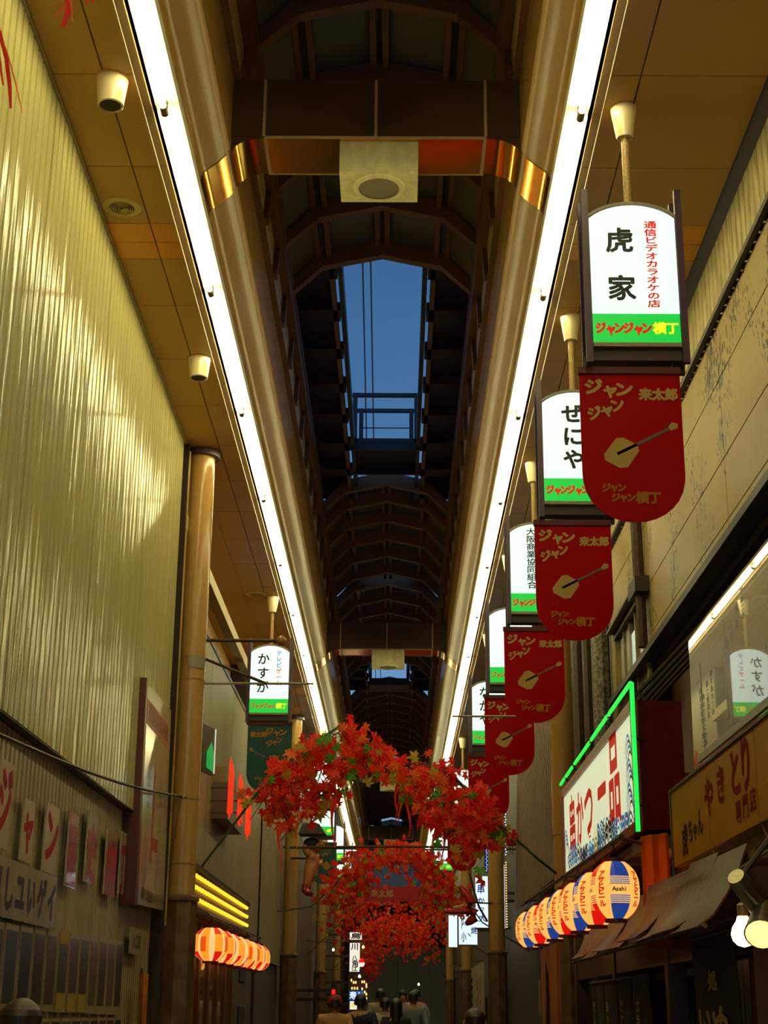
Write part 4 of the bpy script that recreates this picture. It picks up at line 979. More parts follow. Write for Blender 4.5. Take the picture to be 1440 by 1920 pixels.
for j in range(34):
    x0 = rnd.uniform(-1.78, 1.55); z0 = rnd.uniform(-.30, -.18) + (.02 if abs(x0) > 1.2 else 0); n = rnd.randint(3, 5); w = rnd.uniform(.05, .085); k = rnd.choice((0, 0, 1, 2, 2))
    for q in range(rnd.randint(2, 3)):
        wave([(x0+i*w/2, max(-.315, min(.31, z0-q*.045+.05*abs(sin(i*pi/4))))) for i in range(2*n+3)], .010, k)
for x0, z0 in ((1.62, .12), (1.62, -.02), (1.60, -.16), (-1.72, -.05)):
    for q in range(4): wave([(x0-.12+.03*i+.02*q, z0+.09*sin(i*pi/8)-q*.035) for i in range(9) if abs(x0-.12+.03*i+.02*q) < 1.82], .009, (0, 1, 0, 2)[q])
wave([(-.02, -.32), (.02, -.22), (.06, -.14)], .05, 3); wave([(.08, -.30), (.12, -.22)], .06, 3)
b.build('painted_waves', M_wv, t, origin=c)
M_neon = mat('neon_green', (.1, .3, .1), .3, emit=(.0, .85, .07), es=1.25)
xn = 1.33
for i, (p0, p1) in enumerate((((8.37, 3.39), (9.25, 3.385)), ((9.33, 3.385), (10.15, 3.378)), ((10.25, 3.375), (11.15, 3.37)), ((11.3, 3.37), (11.75, 3.365)), ((11.83, 3.365), (12.15, 3.36)))):
    b = MB(); b.tube([(xn, p0[0], p0[1]), (xn, p1[0], p1[1])], .012, 8); b.build('neon_tube', M_neon, t, True, origin=c)
for z0, z1 in ((3.385, 3.08), (3.075, 2.72), (2.715, 2.555)):
    b = MB(); b.tube([(xn, 8.335, z0), (xn, 8.335, z1)], .013, 8); b.build('neon_tube', M_neon, t, True, origin=c)
for y in (9.29, 10.2, 11.22, 11.79, 8.36):
    b = MB(); b.tube([(xn, y-.03, 3.37), (xn+.005, y, 3.352), (xn, y+.03, 3.37)], .008, 6); b.build('neon_clip', mat('clip_glass', (.1, .3, .3), .1), t, origin=c)
    b = MB(); b.tube([(xn, y, 3.352), (1.40, y, 3.30)], .008, 5); b.build('standoff', M_dark, t, origin=c)
b = MB(); b.tube([(xn, 8.335, 3.07), (1.40, 8.42, 3.07)], .006, 5); b.tube([(xn, 8.335, 2.7), (1.40, 8.42, 2.7)], .006, 5); b.build('standoff', M_dark, t, origin=c)
for y in (8.8, 11.8):
    b = MB(); b.box((1.6, y, 2.9), (2.45, y+.05, 2.95)); b.build('wall_arm', M_rust, t, origin=c)
b = MB()
for i in range(5): b.tube([(1.62, 12.9-.1*i, 2.4), (1.6, 12.6, 3.3+.05*i), (1.68, 12.2-.3*i, 3.55+.05*i), (1.95, 11.2-.5*i, 3.85+.03*i), (2.42, 9.0-.4*i, 4.3)], .018, 5)
tag(b.build('cable_bundle', mat('cable_grime', (.05, .032, .02), .7), origin=(2, 11, 4)), 'sagging bundle of grimy cables behind the neon edged light box', 'cable')
# ================================================================== LANTERN ROW OVER THE RIGHT SHOP
def asahi(col):
    def f(a, z):
        u = (a*4) % 1; cc = 1 if int(a*4) % 2 == 0 else 2
        if u < .51:
            if z < .27 or z > .72: return cc
            if .29 < z < .41 or .58 < z < .705: return cc if int(z*60) % 2 else 3
        return 0
    return f
yl = [8.02, 8.78, 9.62, 10.30, 11.15, 12.15, 13.1]
pos = ['nearest and largest', 'second', 'third', 'fourth', 'fifth', 'sixth', 'farthest and smallest']
r_, h_ = .128, .30
for i, y in enumerate(yl):
    zc = 2.215+.010*i; loc = (1.145, y, zc); rot = R(-90-23+4)+ (R(90) if i % 2 else 0)+R(-3*i)
    t, pr = lantern('cream beer lantern with red and blue bands, ' + pos[i] + ' of the right row', loc, r_, h_, asahi(i), [M_lc, M_lb, M_lr, M_lcl], 'beer lanterns over the right shop', seg=96, n=60, rot=rot)
    c = Vector(loc)
    def rad(z):
        q = max(0, min(59.99, (z/h_+.5)*60)); k = int(q); return pr[k][0]+(pr[k+1][0]-pr[k][0])*(q-k)
    for g in range(4):
        a0 = rot+2*pi*(g+.755)/4; a1 = rot+2*pi*(g+.255)/4
        if -sin(a0) > -.35:
            lettering([(ch, 0, .078-.030*j, .042, .036) for j, ch in enumerate('アサヒビール')], (0, 0, 0), (1, 0, 0), (0, 0, 1), mat('lantern_red_text', (.35, .01, .005), .5, emit=(.65, .02, .004), es=.8), t, .05,
                      warp=lambda u, v, o_, a=a0: c+Vector(((rad(v)+.0015+o_*.1)*cos(a+u/r_), (rad(v)+.0015+o_*.1)*sin(a+u/r_), v)), name='red_lettering')
        if -sin(a1) > -.2:
            lettering([(ch, -.030+.0145*j, 0, .031, .031) for j, ch in enumerate('Asahi')], (0, 0, 0), (1, 0, 0), (0, 0, 1), mat('lantern_navy_text', (.01, .012, .06), .5), t, .03,
                      warp=lambda u, v, o_, a=a1: c+Vector(((rad(v)+.0015+o_*.1)*cos(a+u/r_), (rad(v)+.0015+o_*.1)*sin(a+u/r_), v)), name='navy_lettering')
t = thing('lantern_rail', 'rusty pipe rail holding the row of striped lanterns on the right', 'rail', (1.15, 10.5, 2.55)); c = t.location
b = MB(); b.tube([(1.145, 7.7, 2.455), (1.145, 13.5, 2.525)], .014, 6); b.build('rail', M_rust, t, True, origin=c)
for y in (7.8, 10.4, 13.3):
    b = MB(); b.tube([(1.145, y, 2.458+.012*(y-7.7)), (1.38, min(12.2, max(8.4, y)), 2.49)], .012, 6); b.build('arm', M_rust, t, True, origin=c)
# junk ledge under the light box
t = thing('ledge', 'rough timber ledge under the light box, above the lanterns', 'ledge', (1.5, 10.3, 2.5)); c = t.location
for i in range(8):
    b = MB(); y0 = 8.3+i*.5; b.box((1.36+.02*(i % 3), y0, 2.46+.015*(i % 2)), (2.44, y0+.47, 2.53+.012*(i % 3))); b.build('plank', M_rust if i % 2 else M_low, t, origin=c)
# ================================================================== RIGHT: YELLOW SIGN, GLOSSY BOARD
t = thing('shop_sign', 'yellow grill shop sign board with red and black brush lettering', 'sign', (1.47, 6.6, 2.4)); c = t.location
M_yel = mat('sign_yellow_acrylic', (.36, .15, .003), .4, noise=(2, .3), spec=.03)
for y0, y1 in ((7.02, 7.955), (6.05, 7.01), (5.1, 6.04)):
    b = MB(); b.box((1.45, y0, 2.33), (1.47, y1, 2.715)); b.build('face_panel', M_yel, t, origin=c)
    b = MB(); b.prism([(1.45, y0, 2.33), (1.45, y1, 2.33), (1.53, y1, 2.22), (1.53, y0, 2.22)], (.012, 0, 0)); b.build('lower_panel', mat('sign_amber_under', (.22, .085, .006), .25, spec=.3), t, origin=c)
b = MB(); b.box((1.47, 5.1, 2.30), (1.75, 7.95, 2.712)); b.build('case', M_low, t, origin=c)
b = MB(); b.box((1.44, 5.1, 2.712), (1.76, 7.965, 2.725)); b.build('top_edge', M_dark, t, origin=c)
b = MB(); b.box((1.445, 7.955, 2.2), (1.76, 7.99, 2.725)); b.build('end_cap', M_dark, t, origin=c)
for y in (7.01, 6.04):
    b = MB(); b.tube([(1.45, y, 2.35), (1.47, y, 2.29), (1.53, y, 2.22)], .006, 5); b.build('rib', mat('rib_orange', (.55, .18, .02), .3), t, origin=c)
M_brush = mat('brush_red', (.16, .002, .002), .6, spec=.02); M_brushk = mat('brush_black', (.014, .006, .003), .6, spec=.02)
o = (1.45, 6.6, 2.52); u_ = (0, -1, 0)
lettering([('や', -.385, .04, .20, .19), ('き', -.12, .06, .19, .18), ('と', .18, .07, .22, .22), ('り', .385, .08, .22, .26)], o, u_, (0, 0, 1), M_brush, t, .035, name='red_lettering')
lettering([('専', .20, -.10, .115, .105), ('門', .335, -.095, .115, .105), ('店', .475, -.085, .115, .105)], o, u_, (0, 0, 1), M_brush, t, .02, name='red_lettering')
lettering([('虎', -1.02, -.085, .15, .17), ('ち', -.87, -.06, .12, .12), ('ゃ', -.75, -.065, .12, .11), ('ん', -.62, -.045, .14, .14)], o, u_, (0, 0, 1), M_brushk, t, .02, name='black_lettering')
t = thing('menu_board', 'glossy film covered paper board above the yellow sign, mirroring a lit sign', 'sign', (1.46, 6.4, 3.0)); c = t.location
M_gloss = mat('paper_under_film', (.125, .07, .025), .25, noise=(2.2, .5), coat=1.0, coat_rough=.012); M_gloss.node_tree.nodes['Principled BSDF'].inputs['Coat IOR'].default_value = 2.1
b = MB(); b.prism([(1.452, 5.0, 2.73), (1.452, 7.30, 2.73), (1.452, 7.265, 3.375), (1.452, 5.0, 3.36)], (.012, 0, 0)); b.build('board', M_gloss, t, origin=c)
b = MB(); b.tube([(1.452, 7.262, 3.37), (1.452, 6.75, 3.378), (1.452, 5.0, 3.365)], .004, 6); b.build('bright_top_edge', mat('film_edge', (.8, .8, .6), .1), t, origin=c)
b = MB(); b.box((1.444, 5.0, 2.745), (1.4535, 7.18, 2.78)); b.box((1.4505, 7.02, 2.79), (1.4515, 7.03, 3.2)); b.build('ruled_border', mat('border_grey_brown', (.07, .05, .035), .3), t, origin=c)
its = []
for j, (x0, z0, n_) in enumerate(((-.50, .02, 8), (-.44, -.02, 7), (-.34, .02, 5), (-.24, .05, 6), (.1, .20, 4), (.22, .17, 3), (.34, .21, 3), (.46, .25, 4))):
    for i in range(n_): its.append(('焼鳥串酒冷二皮丁'[(i*3+j) % 8], x0, z0-i*.036, .055, .032))
lettering(its, (1.452, 6.55, 3.05), u_, (0, 0, 1), mat('menu_ink', (.03, .018, .01), .3), t, .02, off=.0006)
for y in (5.4, 7.2):
    b = MB(); b.tube([(1.46, y, 3.36), (2.44, y+.5, 3.42)], .013, 6); b.build('stay_arm', M_rust, t, origin=c)
b = MB(); b.tube([(1.47, 7.3, 3.32), (2.3, 8.2, 3.3)], .006, 5); b.build('stay_wire', MATS['rod_grey'], t, origin=c)
t = thing('vinyl_curtain', 'translucent orange vinyl sheet glowing between the yellow sign and the lanterns', 'curtain', (1.55, 8.3, 2.2)); c = t.location
m = mat('vinyl_orange', (.75, .22, .03), .3, noise=(3, .3)); tt = m.node_tree; bs = tt.nodes['Principled BSDF']; bs.inputs['Transmission Weight'].default_value = .0
tr = tt.nodes.new('ShaderNodeBsdfTranslucent'); tr.inputs[0].default_value = (.9, .28, .03, 1); ms = tt.nodes.new('ShaderNodeMixShader'); ms.inputs[0].default_value = .6
tt.links.new(bs.outputs[0], ms.inputs[1]); tt.links.new(tr.outputs[0], ms.inputs[2]); tt.links.new(ms.outputs[0], tt.nodes['Material Output'].inputs[0])
for x0, x1, y in ((1.33, 1.48, 8.25), (1.50, 1.72, 8.12)):
    A = [(x0+(x1-x0)*i/8, y+.02*sin(i*1.7), 2.52+.02*i/8) for i in range(9)]; B = [(x0+(x1-x0)*i/8, y+.03*sin(i*1.5+.5), 1.93) for i in range(9)]
    b = MB(); b.sheet(B, A); b.sheet([(p[0], p[1]+.003, p[2]) for p in A], [(p[0], p[1]+.003, p[2]) for p in B]); b.build('sheet', m, t, True, origin=c)
M_warm = glow('warm_bulb', (1.0, .42, .07), 14.0)
def bulb(lab, p, r, m, cord=.3):
    p = Vector(p); t = thing('light_bulb', lab, 'light bulb', p, 'bare bulbs')
    b = MB(); b.lathe(p, [(.001, -r), (r*.5, -r*.86), (r*.87, -r*.5), (r, 0), (r*.87, r*.5), (r*.55, r*.95), (r*.4, r*1.4)], 16, caps=False); b.build('glass', m, t, True, origin=p)
    b = MB(); b.lathe(p, [(r*.42, r*1.35), (r*.42, r*2.2), (r*.2, r*2.4)], 12); b.build('cap', mat('bulb_cap', (.3, .25, .15), .35, metal=.8), t, True, origin=p)
    b = MB(); b.tube([p+Vector((0, 0, r*2.3)), p+Vector((0, 0, r*2.3+cord))], .006, 5); b.build('cord', M_dark, t, origin=p)
    return t
_t = bulb('bare glowing bulb at the right edge beneath the yellow sign', (1.235, 5.5, 1.875), .045, glow('bulb_hot', (1.0, .56, .12), 22.0), .12)
b = MB(); b.tube([(1.235, 5.5, 2.10), (1.40, 5.5, 2.2), (1.53, 5.5, 2.23)], .007, 6); b.build('arm', M_dark, _t, True, origin=_t.location)
bulb('dim warm bulb inside behind the orange vinyl sheet', (1.66, 8.6, 2.24), .035, glow('bulb_amber', (1.0, .34, .05), 70.0), .14)
t = thing('spot_lamp', 'silver cylindrical spot lamp at the right edge beside the bare bulb', 'light fitting', at(1410, 1705, Y=5.2)); c = t.location
M_sil = mat('brushed_silver', (.40, .36, .26), .28, metal=.9, noise=(20, .4), stretch=(1, 1, 6))
a_, b_ = at(1385, 1650, Y=5.15), at(1432, 1712, Y=5.25); d_ = (b_-a_).normalized()
b = MB(); b.tube([a_-d_*.02, a_, b_], [.030, .036, .036], 20); b.build('housing', M_sil, t, True, origin=c)
a2 = at(1432, 1700, Y=5.22); b2 = at(1428, 1752, Y=5.1)
b = MB(); b.tube([a2, (a2+b2)/2, b2], [.030, .045, .058], 20); b.build('lamp_shade', M_sil, t, True, origin=c)
b = MB(); e_ = (b2-a2).normalized(); b.tube([b2-e_*.006, b2+e_*.006, b2+e_*.018], [.056, .05, .02], 16); b.build('lens', glow('lens_warm', (1.0, .66, .25), 1.6), t, True, origin=c)
b = MB(); b.tube([a_, a_+Vector((.12, .03, .14)), Vector((1.60, 5.3, 2.212))], .010, 6); b.build('arm', M_rust, t, True, origin=c)
# curved tin awning under the lanterns
t = thing('tin_awning', 'curved tin awning of overlapping sheets under the striped lanterns', 'awning', (1.3, 8, 2)); c = t.location
M_tin = mat('tin_brown', (.075, .021, .002), .42, noise=(5, .5), bump=(9, .25), spec=.12)
crv = [(1.36, 2.235), (1.325, 2.13), (1.28, 2.045), (1.225, 1.975), (1.165, 1.93)]
for i in range(8):
    y0 = 5.9+i*.52; lift = .012*(i % 2); b = MB()
    A = [(x-.004*(j), y0+.14*(4-j)*(i/7)**2, z+lift+.01*sin(j*1.3+i)) for j, (x, z) in enumerate(crv)]; B = [(x-.004*j-.006, y0+.56+.14*(4-j)*((i+1)/7)**2, z+lift*1.5+.01*sin(j*1.1+i)) for j, (x, z) in enumerate(crv)]
    b.sheet(A, B); A2 = [(p[0]+.006, p[1], p[2]-.004) for p in A]; B2 = [(p[0]+.006, p[1], p[2]-.004) for p in B]; b.sheet(B2, A2); b.sheet([A[-1], B[-1]], [A2[-1], B2[-1]]); b.sheet(A, A2); b.sheet(B, B2); b.build('tin_sheet', M_tin, t, True, origin=c)
b = MB(); b.tube([(1.17, 5.85, 1.922), (1.16, 10.2, 1.922)], .010, 6); b.build('edge_rod', M_rust, t, origin=c)
b = MB(); b.box((1.36, 5.8, 2.17), (1.45, 10.6, 2.20)); b.build('top_board', M_low, t, origin=c)
# shop front of posts, lintel, dark glass and split curtains
sf = thing('food_stall', 'dark timber stall front with posts under the tin awning', 'shop front', (1.6, 8, 0)); c = sf.location
for y in (5.0, 6.35, 8.36, 10.4, 12.6):
    b = MB(); b.box((1.46, y, 0), (1.56, y+.10, 2.19)); b.build('post', mat('post_brown', (.10, .045, .015), .4), sf, origin=c)
b = MB(); b.box((1.47, 5.0, 1.86), (1.55, 12.7, 2.0)); b.build('lintel', MATS['post_brown'], sf, origin=c)
for i in range(7):
    b = MB(); b.box((1.60, 5.0+i*1.1, 0), (1.62, 6.09+i*1.1, 1.86)); b.build('glass_panel', mat('dark_glass', (.015, .018, .02), .1), sf, origin=c)
b = MB(); b.box((1.585, 7.88, 1.60), (1.60, 8.0, 1.72)); b.build('poster_scrap', glow('scrap_cyan_glow', (.15, .35, .38), .5), sf, origin=c)  # paper scrap brightened by emission, no lamp there
b = MB(); b.box((1.63, 4.9, 0), (1.66, 12.8, 2.2)); b.build('back_board', M_black, sf, origin=c)
M_noren = mat('noren_navy', (.013, .012, .022), .85); M_nor_w = mat('noren_cream_print', (.36, .26, .15), .7)
def noren(lab, x, ya, yb, zt, zb, chars, sway=.03):
    t = thing('split_curtain', lab, 'curtain', (x, (ya+yb)/2, zt), 'navy split curtains'); c = t.location
    n = 10; A = []
    b = MB(); g = [[(x+sway*sin(i*1.3+j*.5)*j/8, ya+(yb-ya)*i/n, zt+(zb-zt)*j/8) for i in range(n+1)] for j in range(9)]
    for j in range(8): b.sheet(g[j], g[j+1]); b.sheet([(p[0]+.004, p[1], p[2]) for p in g[j+1]], [(p[0]+.004, p[1], p[2]) for p in g[j]])
    b.build('cloth', M_noren, t, True, origin=c)
    b = MB(); b.tube([(x, ya-.02, zt+.012), (x, yb+.02, zt+.012)], .012, 6); b.build('rod', M_rust, t, True, origin=c)
    if chars:
        W_ = (yb-ya)
        lettering(chars, (x-sway-.004, (ya+yb)/2, (zt+zb)/2), (0, -1, 0), (0, 0, 1), M_nor_w, t, .03)
    return t
noren('broad navy curtain with large cream brush characters near the right edge', 1.40, 6.42, 7.35, 1.93, 1.20, [('ぬ', .22, -.02, .42, .22), ('め', -.12, -.12, .34, .16), ('処', .1, .18, .20, .09), ('い', -.12, .02, .3, .12)], .02)
for i, (ya, yb, s_) in enumerate(((8.75, 9.35, '立呑処'), (9.4, 10.0, 'どて焼'), (10.05, 10.65, '串カツ一本'), (10.7, 11.35, 'だし'))):
    noren('navy curtain panel with small cream characters, %s from the near end below the tin awning' % ords[i], 1.42, ya, yb, 1.80, 1.1, [(ch, .02, .20-j*.085, .13, .075) for j, ch in enumerate(s_)], .02)
t = thing('brush_board', 'upright orange board with a thick black brush stroke below the farthest lanterns', 'sign', (1.2, 11.9, 0)); c = t.location
b = MB(); b.box((1.19, 11.5, .0), (1.22, 12.75, 2.10)); b.build('board', mat('board_orange', (.30, .075, .012), .5, noise=(2, .3)), t, origin=c)
b = MB(); P = [(12.3, 2.0, .02), (12.22, 1.9, .09), (12.18, 1.72, .13), (12.25, 1.5, .15), (12.3, 1.2, .13)]
b.sheet([(1.187, y+w, z) for y, z, w in P], [(1.187, y-w, z) for y, z, w in P]); b.build('brush_stroke', M_brushk, t, origin=c)
t = thing('striped_pole_sign', 'slim navy and white striped banner standing beside the orange board', 'banner', (1.22, 12.95, 0)); c = t.location
for i in range(7):
    b = MB(); b.box((1.2, 12.85, .2+i*.28), (1.21, 13.1, .47+i*.28)); b.build('stripe', mat('stripe_navy', (.02, .025, .08), .6) if i % 2 == 0 else mat('stripe_pale', (.2, .13, .12), .6), t, origin=c)
b = MB(); b.tube([(1.205, 12.84, 0), (1.205, 12.84, 2.2)], .012, 6); b.build('pole', M_dark, t, origin=c)
# ================================================================== RIGHT, FARTHER ALONG
t = thing('woven_screen', 'brown woven bamboo screen hung on the right behind the fifth banner', 'screen', (1.95, 20, 4.5)); c = t.location
b = MB(); b.box((1.98, 17.8, 3.2), (2.0, 24.2, 5.6)); b.build('backing', mat('screen_back', (.09, .05, .025), .7), t, origin=c)
b = MB()
for i in range(44):
    y = 17.6+i*.21; b.prism([(1.97, max(17.8, y-1.2), 3.2), (1.97, max(17.8, y-1.2)+.11, 3.2), (1.97, min(24.2, y+.11), 5.6), (1.97, min(24.2, y), 5.6)], (.008, 0, 0))
wv = b.build('weave', mat('weave_tan', (.20, .115, .055), .6, noise=(6, .5)), t, origin=c); tag(wv, kind='stuff')
b = MB(); b.box((1.95, 17.75, 5.6), (2.02, 24.25, 5.66)); b.build('head_batten', M_rust, t, origin=c)
for y in (18, 21, 24):
    b = MB(); b.box((2.0, y, 5.58), (2.24, y+.05, 5.64)); b.build('arm', M_rust, t, origin=c)
M_vs = glow('vertical_sign_white', (.80, .95, 1.0), 1.0); M_vb = mat('vertical_sign_blue', (.01, .05, .25), .5, emit=(.01, .06, .3), es=.5)
def vsign(lab, xa, xb, y, za, zb, items, ink, depth=.25):
    t = thing('vertical_sign', lab, 'sign', ((xa+xb)/2, y, za), 'white vertical lit signs'); c = t.location
    b = MB(); b.box((xa, y, za), (xb, y+depth, zb)); b.build('box', M_vs, t, origin=c)
    for z in (za-.015, zb):
        b = MB(); b.box((xa-.01, y-.008, z), (xb+.01, y+depth+.01, z+.015)); b.build('cap_trim', MATS['rod_grey'], t, origin=c)
    b = MB(); b.box((xb, y+.08, (za+zb)/2), (2.26, y+.12, (za+zb)/2+.05)); b.build('wall_arm', M_rust, t, origin=c)
    if items: lettering(items, ((xa+xb)/2, y, (za+zb)/2), (1, 0, 0), (0, 0, 1), ink, t, .025)
vsign('tall white lit sign with blue vertical characters beside the right pillar', 1.40, 1.60, 26.6, 3.0, 3.86, [('串', -.02, .22, .14, .17), ('か', -.02, .02, .13, .13), ('つ', -.02, -.12, .12, .10), ('大', -.0, -.27, .13, .14)], M_vb)
vsign('shorter white lit sign with scattered black and red strokes behind the ornament', 1.25, 1.60, 30.2, 2.87, 3.46, [('焼', .11, -.03, .12, .14), ('丶', .02, -.12, .12, .16), ('小', -.09, -.15, .10, .20), ('人', -.09, .1, .08, .1)], M_vb)
vsign('dim greyish lit sign farthest of the right vertical signs', 1.19, 1.37, 34.2, 2.98, 3.66, [], M_vb)
t = thing('led_strip', 'string of small blue lights running down beside the right pillar', 'light string', (1.58, 25.6, 4.2)); c = t.location
b = MB(); b.box((1.50, 25.8, 3.85), (1.56, 25.82, 4.75)); b.build('backing', M_black, t, origin=c)
b = MB(); b.box((1.5, 25.82, 4.3), (2.25, 25.86, 4.34)); b.build('arm', M_rust, t, origin=c)
me_ = None
for i in range(26):
    if me_ is None:
        b = MB(); b.ball((0, 0, 0), .011, 6, 4); q = b.build('led', glow('led_blue', (.12, .22, 1.0), 3.0), t); me_ = q.data
    else: q = link('led', me_, t)
    q.location = Vector((1.53+.012*(i % 2), 25.78, 3.88+i*.033))-c
t = thing('led_strip', 'string of white and amber lights with a white lit edge right of the pillar', 'light string', (1.85, 25.6, 3.6)); c = t.location
b = MB(); b.box((1.79, 25.8, 2.95), (1.835, 25.85, 3.98)); b.build('lit_edge', M_vs, t, origin=c)
b = MB(); b.box((1.8, 25.82, 3.5), (2.25, 25.86, 3.54)); b.build('arm', M_rust, t, origin=c)
me_ = None
for i in range(26):
    if me_ is None:
        b = MB(); b.ball((0, 0, 0), .012, 6, 4); q = b.build('led', glow('led_amber', (1.0, .45, .2), 2.0), t); me_ = q.data
    else: q = link('led', me_, t)
    q.location = Vector((1.86, 25.78, 2.97+i*.042))-c
me_ = None
for i in range(22):
    if me_ is None:
        b = MB(); b.ball((0, 0, 0), .010, 6, 4); q = b.build('led_cool', glow('led_cool', (.5, .6, 1.0), 2.5), t); me_ = q.data
    else: q = link('led_cool', me_, t)
    q.location = Vector((1.86+.01*(i % 2), 25.78, 4.15+i*.045))-c
b = MB(); b.tube([(1.85, 25.81, 2.9), (1.85, 25.81, 5.2)], .006, 5); b.build('cord', M_dark, t, origin=c)
for i, (ya, yb, ink, ch) in enumerate(((31.0, 34.2, 'brush_red', 'ソリ'), (34.4, 38.0, 'brush_black', '立呑'))):
    t = thing('paper_board', ('pale board with two red brush strokes low on the right' if i == 0 else 'pale board with black brush characters low on the right, farther along'), 'sign', (1.75, ya, 1.5)); c = t.location
    b = MB(); b.box((1.75, ya, 1.55), (1.78, yb, 2.58)); b.build('board', mat('board_pale', (.42, .33, .17), .5, noise=(1, .3)), t, origin=c)
    b = MB(); b.box((1.78, ya+.2, 0), (1.84, yb-.2, 1.9)); b.build('leg_frame', M_dark, t, origin=c)
    lettering([(k, -.55+1.1*j, 0, 1.1, .7) for j, k in enumerate(ch)], (1.75, (ya+yb)/2, 2.05), (0, -1, 0), (0, 0, 1), MATS[ink], t, .02)
t = thing('oval_sign', 'small oval framed sign hanging far down the right side', 'sign', at(862, 1815, Y=40)); c = t.location
b = MB(); P = [(.16*cos(i*pi/10), .075*sin(i*pi/10)) for i in range(20)]; b.prism([(c.x+u, c.y, c.z+v) for u, v in P], (0, .02, 0)); b.build('plate', mat('oval_dark', (.05, .03, .02), .4), t, origin=c)
b = MB(); b.tube([(c.x+u*1.02, c.y-.01, c.z+v*1.02) for u, v in P+P[:1]], .010, 5); b.build('rim', MATS['rod_grey'], t, origin=c)
lettering([('営', -.08, 0, .09, .09), ('業', 0, 0, .09, .09), ('中', .08, 0, .09, .09)], c, (1, 0, 0), (0, 0, 1), MATS['rod_grey'], t, .02)
b = MB(); b.tube([(c.x, c.y+.01, c.z+.07), (2.26, c.y+.01, c.z+.2)], .012, 5); b.build('arm', M_dark, t, origin=c)
# red sculpted ornament with a long stick, right
t = thing('sculpted_ornament', 'glossy red sculpted ornament with curled limbs hung before the right vertical signs', 'ornament', (1.1, 24, 3.2)); c = t.location
M_orn = mat('ornament_red', (.60, .012, .006), .15, coat=.8)
Yo = 24.0
b = MB()
pp = PX([(862, 1662), (876, 1678), (884, 1692), (880, 1706), (872, 1712)], Yo); b.tube(pp, [.035, .07, .085, .08, .06], 12); b.build('body', M_orn, t, True, origin=c)
b = MB(); b.tube(PX([(874, 1708), (858, 1709), (833, 1708)], Yo-.05), [.055, .045, .038], 10); b.build('straight_limb', M_orn, t, True, origin=c)
b = MB(); b.tube(PX([(880, 1706), (891, 1712), (890, 1721), (880, 1728), (873, 1733)], Yo+.05), [.06, .075, .075, .06, .03], 12); b.build('curled_limb', M_orn, t, True, origin=c)
b = MB(); b.tube(PX([(850, 1702), (869, 1698)], Yo-.07), .02, 6); b.build('yellow_band', mat('ornament_yellow', (.75, .55, .15), .2), t, origin=c)
b = MB(); b.tube(PX([(881, 1638), (888, 1668), (898, 1700), (914, 1728)], Yo+.3), .018, 6); b.build('stick', M_rust, t, origin=c)
b = MB(); b.tube([tuple(at(884, 1692, Y=Yo)), (1.57, 25.06, 3.3)], .014, 6); b.build('stay', M_dark, t, origin=c)
